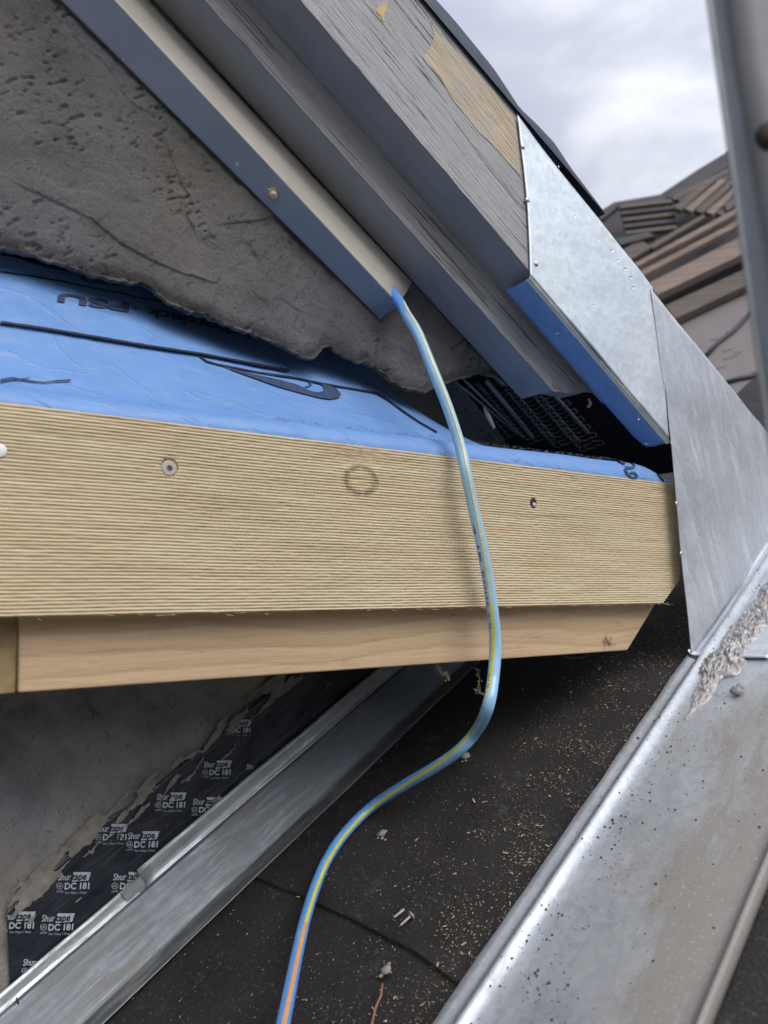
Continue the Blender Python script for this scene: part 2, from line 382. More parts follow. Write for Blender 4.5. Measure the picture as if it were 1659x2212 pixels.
def m_plain(name, c, rough=.6, metal=0.0, var=.15, scale=60, bump=0.0, spec=.5):
    m = Mt(name, rough, metal, spec); a = m.noise(m.uv, scale, 5, .6)
    m.col(m.ramp(a, (.3, tuple(x*(1-var) for x in c)), (.7, tuple(min(1, x*(1+var)) for x in c))))
    if bump: m.bump(a, bump, .7)
    return m.m
def m_mastic():
    m = Mt('grey brown sealant', .28, .0, .7)
    a = m.noise(m.uv, 45, 5, .6); m.col(m.ramp(a, (.3, (.22, .20, .195)), (.7, (.46, .435, .425)))); m.bump(m.noise(m.uv, 170, 4, .6, 1.), .003, .6)
    m.set('Coat Weight', .4); return m.m
def m_shake(c=(.21, .165, .13)):
    m = Mt('weathered cedar shake', .85); a = m.noise(m.map(m.uv, (3, 60, 1)), 1, 5, .65)
    m.col(m.ramp(a, (.3, tuple(x*.6 for x in c)), (.7, tuple(x*1.35 for x in c)))); m.bump(a, .004, .7); return m.m

MT = dict(grain=m_painted_grain(.75), grain2=m_painted_grain(.7), bare=m_bare(), smooth=m_smooth_paint(), channel=m_channel(), flange=m_flange(),
          stucco=m_stucco(), stucco2=m_stucco(2.5, .55), blue=m_blue(), ink=m_ink(), ribbed=m_ribbed(), timber=m_timber(),
          timber2=m_plain('olive old timber', (.30, .22, .11), .8, 0, .25, 80, .001),  # darker olive brown of the left timber
          galv=m_galv(base=(.68, .735, .76), rough=.48), galv_pan=pan_dust(),
          galv_old=m_galv('mortar smeared galvanised steel', (.17, .19, .21), .44, .45, (.25, .235, .20), (16, 150), .6, .6),
          galv_flange=m_galv('dusty galvanised steel', (.50, .53, .54), .42, .3, (.40, .38, .34), (20, 90)),
          felt=m_felt(), tape=m_tape(), dark=m_plain('near black blocker', (.012, .014, .02), .9, 0, .3, 20), black=m_plain('black seams and edge shadow', (.015, .015, .02), .5),  # near-black for the cavity blockers; black serves seams and edge shadow
          screw=m_plain('painted screw head', (.44, .41, .37), .45, .1, .12, 200), recess=m_plain('rusty hole', (.035, .025, .02), .9),
          white=m_plain('white plastic cap', (.78, .77, .75), .4, 0, .04), print=m_plain('silver print', (.50, .53, .57), .4, 0, .25, 140),
          yellow=m_plain('yellow stripe', (.62, .56, .06), .4, 0, .1), orange=m_plain('orange stripe', (.72, .33, .12), .4, 0, .1),
          mastic=m_mastic(), shake=m_shake((.105, .085, .07)), shake2=m_shake((.20, .15, .12)), shake3=m_shake((.06, .057, .06)),
          under=m_plain('mauve grey roof underlayment', (.165, .145, .145), .75, 0, .12, 3), wire=m_plain('dull wire', (.11, .11, .12), .6, .1),
          chip=m_plain('wood chip', (.45, .36, .23), .8, 0, .4, 300), grit=m_plain('dark grit', (.06, .05, .05), .8, 0, .5, 300),
          brass=m_plain('tarnished beige bolt', (.46, .38, .27), .42, .2, .2, 200), membrane_edge=m_plain('dark blue black roof membrane', (.030, .040, .065), .38, 0, .25, 40, .001))
def m_water():
    m = Mt('water', .03, 0, .5); m.set('Transmission Weight', 1.0); m.set('IOR', 1.33); m.col((.95, .97, 1)); return m.m
MT['water'] = m_water()
def m_hose():
    m = Mt('translucent blue hose', .30, 0, .55); x = m.n('ShaderNodeSeparateXYZ'); m.L(m.uv, x.inputs[0])
    w_ = m.noise(m.map(m.uv, (30, 60, 1)), 1, 4, .6)
    near = m.ramp(m.math('ADD', m.math('MULTIPLY', x.outputs[0], 1.25), m.math('MULTIPLY', m.math('SUBTRACT', w_, .5), .12)),
                  (.0, (.12, .34, .80)), (.055, (.12, .34, .80)), (.075, (.27, .52, .72)), (.40, (.33, .56, .72)), (.68, (.22, .48, .78)), (.80, (.12, .38, .82)), (1.0, (.11, .35, .80)))
    dirt = m.ramp(m.noise(m.map(m.uv, (60, 200, 1), 0, (2, 1, 0)), 1, 4, .7), (.52, 0.0), (.7, .5))
    m.col(m.mix(dirt, near, (.50, .55, .50))); m.set('Coat Weight', .3)
    m.set('Subsurface Weight', .15); m.b.inputs['Subsurface Radius'].default_value = (.002, .004, .008); m.b.inputs['Subsurface Scale'].default_value = .5
    return m.m
MT['hose'] = m_hose()

# ================================================================== SETTING
def ground():
    b = MB(); b.grid(lambda i, j: Vector(((i-.5)*800, (j-.5)*800, -7)), 8, 8, lambda i, j: (i*800, j*800))
    o = b.build('ground', m_plain('grass and gravel yard', (.27, .26, .23), .95, 0, .35, .35)); tag(o, None, None, kind='structure')
ground()
def horizon_blocker():  # unseen ring added to cut low-angle light reaching under the beam
    b = MB(); n = 150; vs = []; fs = []
    def top_(a): return 15+6*fbm(a*6, 0, 3, 4)
    for i in range(n+1):
        a = math.radians(75+210*i/n)              # clockwise from straight ahead, round behind the viewer
        for r, h in ((62, -7.2), (60, top_(a)*.45), (63, top_(a)), (74, top_(a)-3), (80, -7.2)):
            rr = r+2*noise.noise(Vector((a*20, h, 0))); vs.append((math.sin(a)*rr, math.cos(a)*rr, h))
    for i in range(n):
        for k in range(4): fs.append((i*5+k, i*5+k+1, (i+1)*5+k+1, (i+1)*5+k))
    b.add(vs, fs); o = b.build('horizon_blocker_ring', m_plain('dark horizon blocker', (.06, .075, .04), .95, 0, .5, .5)); tag(o, 'added dark ring behind the viewer that cuts low sky light', 'wood', kind='stuff')
horizon_blocker()

# ================================================================== FELT ROOF
def lapline(u, vv):     # lap between lower and upper felt sheet
    return interp([(-.9, .318), (-.687, .308), (-.60, .3075), (-.519, .306), (-.45, .300), (-.393, .289), (-.1, .28), (.6, .25)], u) + .0015*noise.noise(Vector((u*40, 0, 0)))
def felt_h(u, vv): return .0022*fbm(u*9, vv*9, 1, 3)
felt = thing('roofing_felt', 'black speckled roofing felt on the slope beneath the timbers, between the two metal flashings', 'roofing felt', H(-.5, .5, 0))
b = MB()
def fl(i, j):
    u = lerp(UW-.01, 1.2, i); vv = lerp(-.6, lapline(u, 0)+.04, j); return H(u, vv, felt_h(u, vv)-.0035)
b.grid(fl, 150, 90, lambda i, j: (lerp(UW, 1.2, i), lerp(-.6, .34, j))); b.build('felt_sheet', MT['felt'], felt, True)
b = MB()
def fu(i, j):
    u = lerp(UW-.01, 1.2, i); l = lapline(u, 0); vv = lerp(l, 2.4, max(0, (j-1/120)/(119/120))**1.5)
    return H(u, vv, felt_h(u, vv) - (.0045 if j == 0 else 0))
b.grid(fu, 150, 120, lambda i, j: (lerp(UW, 1.2, i), lerp(.3, 2.4, j**1.5))); o = b.build('felt_sheet', MT['felt'], felt, True)

# sawdust and chips
def sawdust():
    b = MB()
    for k in range(9000):
        if k < 7600:
            u = -.392 - abs(random.gauss(0, .062)); vv = random.uniform(.08, .95)
        else: u = random.uniform(-.70, -.40); vv = random.uniform(.02, .8)
        if u < -.695: continue
        if fbm(u*25, vv*25, 4, 3) < random.uniform(-.5, .5): continue
        r = random.uniform(.00016, .00050) * (2.3 if random.random() < .04 else 1)
        P = H(u, vv, felt_h(u, vv)+(.0005 if vv > lapline(u, 0) else -.003)+r*.3); a = random.uniform(0, 6.28); X = t*math.cos(a)+v*math.sin(a); Y = nf.cross(X)
        l = random.uniform(1.0, 2.8); hh = nf*r*.5
        vs = [P-X*r*l-Y*r*.5, P+X*r*l*.9-Y*r*.4, P+X*r*l+Y*r*.5, P-X*r*l*.8+Y*r*.6]
        vs = [q+nf*random.uniform(0, r) for q in vs]; vs += [q+hh for q in vs]
        b.add(vs, [(0, 3, 2, 1), (4, 5, 6, 7), (0, 1, 5, 4), (1, 2, 6, 5), (2, 3, 7, 6), (3, 0, 4, 7)], [(u, vv)]*8)
    o = b.build('sawdust', MT['chip']); tag(o, 'pale sawdust and tiny wood chips scattered on the black felt', 'sawdust', kind='stuff')
sawdust()
def blob(b, P, r, X, Y, Zz, seed, fl=.6):
    me = [];
    n1, n2 = 7, 5
    vs = []
    for j in range(n2+1):
        ph = math.pi*j/n2
        for i in range(n1):
            th = 2*math.pi*i/n1; q = Vector((math.cos(th)*math.sin(ph), math.sin(th)*math.sin(ph), math.cos(ph)*fl))
            q *= r*(1+.35*noise.noise(q*1.7+Vector((seed, 0, 0)))); vs.append(P+X*q.x+Y*q.y+Zz*q.z)
    fs = [(j*n1+i, j*n1+(i+1) % n1, (j+1)*n1+(i+1) % n1, (j+1)*n1+i) for j in range(n2) for i in range(n1)]
    b.add(vs, fs, [(seed+i*.01, r) for i in range(len(vs))])
def nail_on_felt(x0, y0, x1, y1, label, head=True, c='screw'):
    A = onF(x0, y0, .004); B = onF(x1, y1, .003)
    th = thing('roofing_nail', label, 'nail', A, 'loose nails on the black felt'); b = MB(); b.tube([A, A.lerp(B, .5), B-(B-A)*.12, B], lambda q: .0010 if q < .9 else .0003, 8); b.build('shank', MT[c], th, True)
    if head:
        b = MB(); X = (B-A).normalized(); b.tube([A-X*.0006, A+X*.0002], .0036, 14); b.build('head', MT[c], th)
nail_on_felt(889, 1977, 864, 2000, 'bright loose nail with a round head, lying beside the blue hose on the felt')
nail_on_felt(873, 1964, 850, 1983, 'thin headless nail lying just left of the round headed nail', False)
nail_on_felt(1131, 1999, 1112, 2014, 'lone headless nail lying nearest the right valley flashing', False)
nail_on_felt(690, 1892, 676, 1906, 'short bright nail beside the lip of the left flashing', False)
b = MB(); pts = [onF(x, y, .004) for x, y in ((826, 2125), (823, 2150), (812, 2175), (803, 2212), (797, 2260))]; b.tube(pts, .0009, 6)
tag(b.build('twig', m_plain('twig', (.28, .15, .08), .8), sm=True), 'thin reddish twig lying on the felt at the bottom', 'twig')
for (x, y, r, lb) in ((1005, 1632, .006, 'pale lump of mortar on the felt below the hose bend'), (835, 2095, .0045, 'rounded pale mortar crumb between hose and twig'), (825, 1800, .0045, 'grey mortar crumb left of the hose on the felt'), (1070, 2190, .004, 'small pale pebble on the lap of the felt')):
    b = MB(); blob(b, onF(x, y, .002), r, t, v, nf, x*.01, .5)
    for k in range(5): blob(b, onF(x+random.uniform(-12, 12), y+random.uniform(-14, 14), .001), r*random.uniform(.2, .5), t, v, nf, k+x*.01, .6)
    tag(b.build('mortar_crumb', m_plain('mortar', (.34, .31, .27), .9, 0, .25, 200, .001), sm=True), lb, 'mortar crumb', 'mortar crumbs on the felt')

# ================================================================== RIGHT VALLEY FLASHING
PROF = [(-.3885, .0082), (-.3880, .0088), (-.3790, .0066), (-.3745, .0062), (-.3722, .0098), (-.3705, .0122), (-.3688, .0126), (-.3668, .0110), (-.3640, .0075), (-.355, .0050), (-.34, .0042), (-.31, .0050), (-.28, .0062), (-.25, .0064), (-.232, .0060), (-.2265, .0068), (-.2255, .0115), (-.2235, .0122), (-.2222, .0105), (-.2215, .0015)]
def prof_grid(b, prof, v0, v1, nv, wav=None, uvoff=0):
    L = [0]
    for (a, h), (c, e) in zip(prof, prof[1:]): L.append(L[-1]+math.hypot(c-a, e-h))
    # densify
    P = []
    for k in range(len(prof)-1):
        n = max(1, int((L[k+1]-L[k])/.004))
        for q in range(n): f = q/n; P.append((lerp(prof[k][0], prof[k+1][0], f), lerp(prof[k][1], prof[k+1][1], f), lerp(L[k], L[k+1], f)))
    P.append((*prof[-1], L[-1])); n = len(P)-1
    def fn(i, j):
        u, h, l = P[round(i*n)]; vv = lerp(v0, v1, j)
        du, dh = wav(u, h, vv) if wav else (0, 0)
        return H(u+du, vv, h+dh)
    b.grid(fn, n, nv, lambda i, j: (lerp(v0, v1, j), P[round(i*n)][2]+uvoff))
def wav1(u, h, vv):
    e = smooth(-.384, -.389, u)
    return (.0018*e*noise.noise(Vector((vv*22, 0, 0))), .0010*fbm(u*14, vv*10, 2, 2)*smooth(-.375, -.35, u)+.0005*e*noise.noise(Vector((vv*30, 5, 0))))
val = thing('valley_flashing', 'broad galvanised metal valley flashing dotted with grit, running down the right side', 'flashing', H(-.3, .4, 0))
b = MB(); prof_grid(b, PROF, -.5, 2.2, 240, wav1); o = b.build('pan', MT['galv_pan'], val, True); sheet(o, .0009, 1)

def grit():
    b = MB()
    for k in range(1900):
        u = -.372 + abs(random.gauss(0, .034)) if k < 1400 else random.uniform(-.385, -.235)
        vv = random.uniform(.15, 1.1)
        if u > -.23: continue
        if k > 40 and fbm(u*30, vv*18, 9, 2) < random.uniform(-.5, .25): continue
        h = interp(PROF, u)
        r = random.choice((.0002, .0003, .0003, .0004, .0004, .0005, .0006, .0010)) * (1.5 if random.random() < .03 else 1)
        blob(b, H(u, vv, h+r*.4+.001), r, t, v, nf, k*.37, .6)
    o = b.build('grit', MT['grit']); tag(o, 'dark roof grit and dirt specks scattered over the right metal flashing', 'grit', kind='stuff')
grit()

# ================================================================== UPPER RAKE FLASHING (two pieces)
DB = .540      # face of the barge board
def kink(P):   # second sheet turns to follow the valley
    return P
nv = Vector((v.y, -v.x, 0)).normalized()*-1      # normal of the vertical plane that holds v
P0 = H(-.3845, .757, .010)
def onV(x, y, off=0.0): return onP(x, y, P0+nv*off, nv)
# piece one : cap over the end of the barge board
cap = thing('rake_flashing', 'bright galvanised metal cap with water drops, covering the lower end of the weathered barge board', 'flashing', onD(1290, 640, DB))
f1 = DB-.0022
outl = [(1143, 591), (1141, 560), (1137, 470), (1130, 380), (1123, 310), (1116, 249), (1150, 296), (1186, 347), (1229, 397), (1290, 468), (1340, 530), (1400, 605), (1412, 632), (1421, 690), (1429, 755), (1436, 830), (1443, 900), (1448, 950)]
b = MB()
def capface(i, j):
    # i from left cut to right seam, j from bottom hem to the outer edge
    xb = lerp(1145, 1448, i); yb = lerp(596, 953, i)
    tx = lerp(1116, 1229, min(1, i/.40)) if i < .4 else lerp(1229, 1408, (i-.4)/.6)
    ty = lerp(249, 395, min(1, i/.40)) if i < .4 else lerp(395, 620, (i-.4)/.6)
    x = lerp(xb, tx, j); y = lerp(yb, ty, j)
    x += 6*math.sin(math.pi*j)*(1-i) if i < .5 else 0
    if i > .9: x += (10*(i-.9)/.1)*math.sin(math.pi*j)
    P = onD(x, y, f1)
    return P - N*(.0012*fbm(P.dot(d)*12, P.z*12, 3, 2))
b.grid(capface, 60, 40, lambda i, j: uvG(capface(i, j)))
o = b.build('face', MT['galv'], cap, True); sheet(o, .0008, -1)
# rounded hem, then the soffit return wrapped in blue membrane
def hem(i, a, wd, r=.004):
    P = onD(lerp(1145, 1448, i), lerp(596, 953, i), f1) 
    dn = (Vector((0, 0, 1))*1.0 - d*(-.56)).normalized()   # across the rake, downward is -dn
    dn = Vector((0, 0, 1)) + d*.664; dn.normalize()
    if a <= 1:
        an = a*math.pi/2; return P - dn*(r*math.sin(an)) + N*(r*(1-math.cos(an)))
    return P - dn*r + N*(r+(a-1)*wd) - dn*.0015*math.sin((a-1)*3.1)*(1+noise.noise(Vector((i*9, a*2, 0))))
b = MB(); b.grid(lambda i, j: hem(i, j, .03), 50, 6, lambda i, j: uvG(hem(i, j, .03))); b.build('hem', MT['galv'], cap, True)
b = MB(); wdt = lambda i: .0305
b.grid(lambda i, j: hem(lerp(.004, .992, i), 1+j, wdt(i) - .004*max(0, (i-.93)/.07)), 60, 12, lambda i, j: (i*.42, j*.03)); o = b.build('blue_return', MT['blue'], cap, True); sheet(o, .0012, 0)
def dome(P, n, r, h=.5, k=12):
    b = MB(); X = n.orthogonal().normalized(); Y = n.cross(X); vs = []; R2 = 5
    for j in range(R2+1):
        ph = math.pi/2*j/R2
        for i in range(k): an = 2*math.pi*i/k; vs.append(P+(X*math.cos(an)+Y*math.sin(an))*r*math.cos(ph)+n*r*h*math.sin(ph))
    fs = [(j*k+i, j*k+(i+1) % k, (j+1)*k+(i+1) % k, (j+1)*k+i) for j in range(R2) for i in range(k)]
    fs.append(tuple(range(k-1, -1, -1)))
    b.add(vs, fs, [(i*.01, 0) for i in range(len(vs))]); return b
NAILM = m_plain('zinc nail head', (.55, .57, .58), .35, .8, .2, 300)
for (x, y) in ((1129, 317), (1139, 432), (1158, 570)):
    dome(onD(x, y, f1-.0004), -N, .0030, .55).build('nail', NAILM, cap, True)
for (x, y) in ((1225, 713), (1417, 955)):
    P = onD(x, y, f1) + N*.014; dome(P, Vector((0, 0, -1)), .0028, .4).build('nail', NAILM, cap, True)
b = MB(); b.tube([onD(x, y, f1-.0012) for x, y in ((1408, 632), (1421, 700), (1432, 790), (1440, 870), (1447, 950))], .0006, 6); b.build('seam_edge', MT['black'], cap, True)
# piece two : vertical apron turning into the valley
ap = thing('apron_flashing', 'dull streaked galvanised apron standing right of the ribbed board end, turned onto the valley', 'flashing', P0)
def apf(i, j):
    # i along from left edge to the right (beyond the frame), j from crease up to the outer edge
    L = [(1493, 1414), (1450, 955), (1405, 628)]
    yl = None
    xl, yl = (lerp(1493, 1450, j/.6), lerp(1414, 955, j/.6)) if j < .6 else (lerp(1450, 1405, (j-.6)/.4), lerp(955, 624, (j-.6)/.4))
    cx, cy = lerp(1496, 1860, i), lerp(1418, 886, i)          # crease line
    ox, oy = (lerp(1405, 1659, i/.7), lerp(624, 937, i/.7)) if i < .7 else (lerp(1659, 1765, (i-.7)/.3), lerp(937, 1070, (i-.7)/.3))
    x = lerp(cx, ox, j); y = lerp(cy, oy, j)
    k = (1-i)**6
    x = lerp(x, xl, k); y = lerp(y, yl, k)
    P = onD(x, y, f1-.0012).lerp(onV(x, y), smooth(0, .45, i)); return P + nv*(.0013*fbm(P.dot(v)*10, P.z*10, 8, 2))
b = MB(); b.grid(apf, 60, 60, lambda i, j: (apf(i, j).z, apf(i, j).dot(v))); o = b.build('upright', m_galv('streaked galvanised steel', (.54, .57, .60), .42, 0, along=(9, 75), metal=.5, streak=1), ap, True); sheet(o, .0009, 0)
prof2 = [(-.3850, .0140), (-.3840, .0105), (-.3815, .0085), (-.378, .0078), (-.36, .0076), (-.335, .0078), (-.30, .0082)]
b = MB(); prof_grid(b, prof2, .752, 2.1, 120, lambda u, h, vv: (0, .0006*fbm(u*20, vv*12, 5, 2)+(.0022*smooth(.765, .752, vv)))); o = b.build('base_flange', m_galv('galvanised flange', (.66, .69, .72), .36), ap, True); sheet(o, .0009, 1)
b = MB(); b.tube([H(-.3865, .7525, .012), H(-.3835, .750, .0085), H(-.378, .7488, .0073), H(-.36, .7495, .0072), H(-.350, .750, .0072)], .0011, 7); b.build('cut_edge_shadow', MT['black'], ap, True)  # black tube paints the edge shadow at the cut end
for (x, y) in ((1461, 1088), (1471, 1196)):
    dome(onV(x, y, -.0006), (nv if nv.dot(ray(x, y)) < 0 else -nv), .0030, .55).build('nail', NAILM, ap, True)

# ---- sealant strip
def mastic():
    b = MB(); A = onF(1545, 1452, .010); B_ = onF(1668, 1285, .010)
    ua, va = A.dot(t), A.dot(v); ub, vb = B_.dot(t), B_.dot(v)
    def fn(i, j):
        vv = lerp(va-.085, vb+.45, i); k = (vv-va)/(vb-va); c = lerp(ua, ub, k)-.002
        wd = .0205*smooth(va-.085, va-.03, vv)*(1+.35*noise.noise(Vector((vv*25, 1, 0)))) + .0005
        if vv < va: wd *= .55
        x = (j-.5)*2; u = c + x*wd*(1+.2*noise.noise(Vector((vv*60, x*2, 3)))) + (.004 if vv < va else 0)*smooth(va, va-.08, vv)
        e = max(0, 1-abs(x)**3)
        q = (1-min(1, 3*abs(noise.noise(Vector((u*150+2*noise.noise(Vector((vv*50, u*90, 0))), vv*90, 2))))))*.55+.35*abs(noise.noise(Vector((u*300, vv*200, 5))))
        r2 = noise.noise(Vector((u*330, vv*330, 6)))
        h = e*(.0016+.0105*q*smooth(va-.06, va+.01, vv)+.0016*r2)
        return H(u, vv, .0072+h - .0012*(1-e) - .001*smooth(va, va-.08, vv))
    b.grid(fn, 420, 60, lambda i, j: (i*.6, j*.03))
    return b
o = mastic().build('sealant', MT['mastic'], None, True); tag(o, 'lumpy grey brown bead of sealant smeared along the upper right of the valley flashing', 'sealant')
b = MB(); blob(b, H(*[onF(1592, 1497, .008).dot(a) for a in (t, v)], .011), .0062, t, v, nf, 4.2, .7); blob(b, H(*[onF(1600, 1491, .008).dot(a) for a in (t, v)], .012), .0045, t, v, nf, 8.2, .8)
tag(b.build('stone_chip', MT['mastic'], sm=True), 'single knobbly chip sitting alone on the valley flashing below the sealant', 'stone chip')

# water drops
dr = [(1321, 542, .003), (1334, 563, .0024), (1270, 558, .002), (1303, 560, .0018), (1349, 582, .0034), (1362, 600, .003), (1366, 622, .0032), (1352, 607, .002), (1240, 468, .0022), (1205, 360, .0018), (1282, 660, .002), (1440, 702, .0022), (1485, 780, .0026), (1483, 753, .0026), (1500, 790, .002), (1515, 790, .0022), (1478, 775, .0018), (1570, 980, .002), (1590, 1056, .002), (1636, 1062, .002), (1448, 955, .003), (1378, 905, .002), (1385, 680, .0018), (1226, 560, .0016), (1300, 600, .0015), (1290, 520, .0015), (1480, 1040, .0018), (1590, 1090, .002), (1560, 1215, .0016)]
for k, (x, y, r) in enumerate(dr):
    one = x < 1420; P = onD(x, y, f1-.0008) if one else onV(x, y, 0.0); n_ = -N if one else (nv if nv.dot(ray(x, y)) < 0 else -nv)
    dome(P+n_*.0012, n_, r*.62, .55).build('water_drop', MT['water'], cap if one else ap, True)

# ================================================================== BARGE BOARD
def lineS(P, Q):
    return lambda s: P[1]+(Q[1]-P[1])*(s-P[0])/(Q[0]-P[0])
lo = lineS(sz(649, 0, DB), sz(1146, 588, DB)); up = lineS(sz(905, 0, DB), sz(1115, 247, DB))
S0, S1 = -.9, .71
def ws(i, s1): return lerp(S0, 0, i/.06) if i < .06 else lerp(0, s1, (i-.06)/.94)
bar = thing('barge_board', 'thick weathered grey barge board with deep grain and a bare tan patch', 'barge board', G(.3, DB, lo(.3)))
WB = .046
b = MB(); E1 = .62
def bf(i, j):
    s = ws(i, S1); z = lerp(lo(s), up(s)-.022*smooth(.53, .57, s), j); ed = .0008*fbm(s*60, 0, 2, 3)*(1 if j == 0 else 0)
    return G(s, DB, z+ed)
b.grid(bf, 260, 14, lambda i, j: uvG(bf(i, j))); b.build('face', MT['grain'], bar, False)
b = MB(); poly = [G(S0, DB+.0006, lo(S0)), G(S1, DB+.0006, lo(S1)), G(S1, DB+.0006, up(S1)-.022), G(.56, DB+.0006, up(.56)-.022), G(.53, DB+.0006, up(.53)-.002), G(S0, DB+.0006, up(S0))]
b.prism(poly, uvG, N*(WB-.0006), (0, 1)); b.build('underside', MT['smooth'], bar)
def patch(pix, D, name, m, parent, th=.0005):
    b = MB(); b.prism([onD(x, y, D) for x, y in pix], uvG, N*th); return b.build(name, m, parent)
pp = [(930, 48), (944, 70), (972, 95), (1010, 135), (1060, 190), (1108, 248), (1114, 262), (1121, 330), (1124, 378), (1106, 360), (1085, 336), (1065, 312), (1035, 285), (1010, 252), (985, 222), (965, 190), (950, 165), (935, 150), (922, 138), (914, 124), (925, 108), (934, 96), (938, 75)]
pp = [(x+random.uniform(-2, 2) if 930 < x < 1100 else x, y) for x, y in pp]
patch(pp, DB-.0005, 'bare_patch', MT['bare'], bar)
patch([(818, 14), (829, 10), (837, 4), (835, 20), (830, 30), (832, 44), (827, 46), (822, 34), (815, 28), (812, 20)], DB-.0005, 'bare_patch', m_plain('raw yellow wood', (.55, .38, .20), .8), bar)
# fascia end of the soffit to the right of the second trim
# ================================================================== SECOND TRIM BOARD
D2 = DB+WB+.0004; W2 = .0485; D3 = D2+W2+.0015
lo2 = lineS(sz(442, 0, D2), sz(1135, 778, D2)); up2 = lambda s: lo(s)+.004
tr = thing('trim_board', 'narrower rough grey trim board under the barge board, its lower end split and ragged', 'trim board', G(.3, D2, lo2(.3)))
sa, za = sz(1196, 846, D2); sb, zb = sz(1286, 874, D2)
b = MB()
def endS(j): # ragged end
    return lerp(sa, sb, j) + .004*noise.noise(Vector((j*9, 3, 1)))
def tf(i, j):
    s = ws(i, endS(j)); lo_ = lo2(s) + .0007*fbm(s*70, 0, 6, 3); return G(s, D2, lerp(lo_, max(up2(s), lo_+.001), j))
b.grid(tf, 240, 20, lambda i, j: uvG(tf(i, j))); b.build('face', MT['grain2'], tr)
b = MB(); b.prism([G(S0, D2+.0006, lo2(S0)), G(sa-.002, D2+.0006, lo2(sa-.002)), G(sa+.01, D2+.0006, lo2(sa)+.012), G(sb-.004, D2+.0006, up2(sb-.004)), G(S0, D2+.0006, up2(S0))], uvG, N*(W2-.001), (0, 1))
b.build('underside', MT['smooth'], tr)
P = onD(1198, 828, D2-.001); b = MB()
for k in range(9):
    a = P + d*random.uniform(-.004, .006)+Z*random.uniform(-.004, .004); b.tube([a, a+Z*-.006*random.random()+d*.004-N*.002], .0007, 5)
b.build('splinter', MT['bare'], tr)

# ================================================================== ROOF COVERING ABOVE THE BARGE
rc = thing('roof_covering', 'dark blue black roof membrane curling over the top edge of the barge board', 'roof membrane', G(.45, DB, up(.45)))
TH = [(-.35, .012), (.30, .012), (.40, .013), (.45, .0165), (.50, .0150), (.535, .005), (.56, .010), (.585, .0125), (.61, .006), (.66, .001)]
b = MB()
def rcf(i, j):   # j: front lip (0) to back (1)
    s = lerp(-.95, .665, i); z0 = up(s)+.0012; top = z0+interp(TH, s)*.95
    if j < .25: k = j/.25; return G(s, DB-.004+.002*k*0, lerp(z0-.0005, top, k))
    k = (j-.25)/.75; return G(s, DB-.004+k*.75, top-.002*k)
b.grid(rcf, 220, 8, lambda i, j: (lerp(-.5, .665, i), j*.5)); b.build('upper_layer', MT['membrane_edge'], rc, True)
b = MB(); b.prism([G(s, DB-.0015, up(s)+.0006) for s in (-.95, .53, .6)] + [G(s, DB-.0015, up(s)+.004) for s in (.6, .53, -.95)], uvG, N*.75); b.build('drip_edge', m_plain('dark blue drip metal', (.05, .075, .14), .3, .3), rc)
# added roof deck blocks sky light from the cavity
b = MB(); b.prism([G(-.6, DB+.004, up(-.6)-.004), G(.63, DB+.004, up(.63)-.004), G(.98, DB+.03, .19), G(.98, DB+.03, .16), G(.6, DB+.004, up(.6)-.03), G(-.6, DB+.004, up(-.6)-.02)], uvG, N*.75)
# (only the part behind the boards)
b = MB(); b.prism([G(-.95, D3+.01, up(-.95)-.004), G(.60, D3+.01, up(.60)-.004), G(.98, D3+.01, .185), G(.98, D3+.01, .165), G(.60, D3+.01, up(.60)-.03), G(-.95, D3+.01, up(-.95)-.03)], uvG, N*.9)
tag(b.build('roof_deck_blocker', MT['dark']), 'added dark roof deck blocking sky light above the cavity behind the stucco and lath', 'light blocker')  # deck added as light blocker, near-black like the unlit cavity

# ================================================================== METAL CHANNEL
inn = lineS(sz(324, 0, D3), sz(991, 713, D3))
ch = thing('metal_channel', 'smooth metal drip channel with a beige face, fixed along the top of the stucco', 'metal channel', G(.3, D3, inn(.3)))
# corner line: find protrusion so that it projects onto the corner pixel line
def ray_at_s(x, y, s):
    q = ray(x, y); return q*(s/q.dot(d))
Dc = D3-.0245
corner = lineS(sz(249, 0, Dc), sz(860, 655, Dc)); fl_ = lineS(sz(130, 0, D3-.001), sz(820, 688, D3-.001))
se_i = sz(890, 612, D3)[0]; se_c = sz(861, 656, Dc)[0]; se_f = sz(821, 688, D3-.001)[0]
def chg(i, j):
    if j <= .46:
        k = j/.46; s0 = S0; s = lerp(S0, lerp(se_i, se_c, k), i); P = G(s, lerp(D3, Dc, k), lerp(inn(s)-.0015, corner(s), k)); bulge = .0015*math.sin(math.pi*k); return P - N*bulge
    k = (j-.54)/.46
    if j < .54:
        k2 = (j-.46)/.08; s = lerp(S0, se_c, i); return G(s, Dc-.0004+.0012*k2, corner(s)-.0012*math.sin(k2*math.pi/2)-.0*k2)
    s = lerp(S0, lerp(se_c, se_f, k), i); return G(s, lerp(Dc+.0008, D3-.001, k), lerp(corner(s)-.0014, fl_(s), k))
b = MB(); b.grid(lambda i, j: chg(i, j*.5), 60, 16, lambda i, j: uvG(chg(i, j*.5))); o = b.build('face', MT['channel'], ch, True); sheet(o, .0008, -1)
b = MB(); b.grid(lambda i, j: chg(i, .5+j*.5), 60, 16, lambda i, j: uvG(chg(i, .5+j*.5))); o = b.build('lower_flange', MT['flange'], ch, True); sheet(o, .0008, -1)
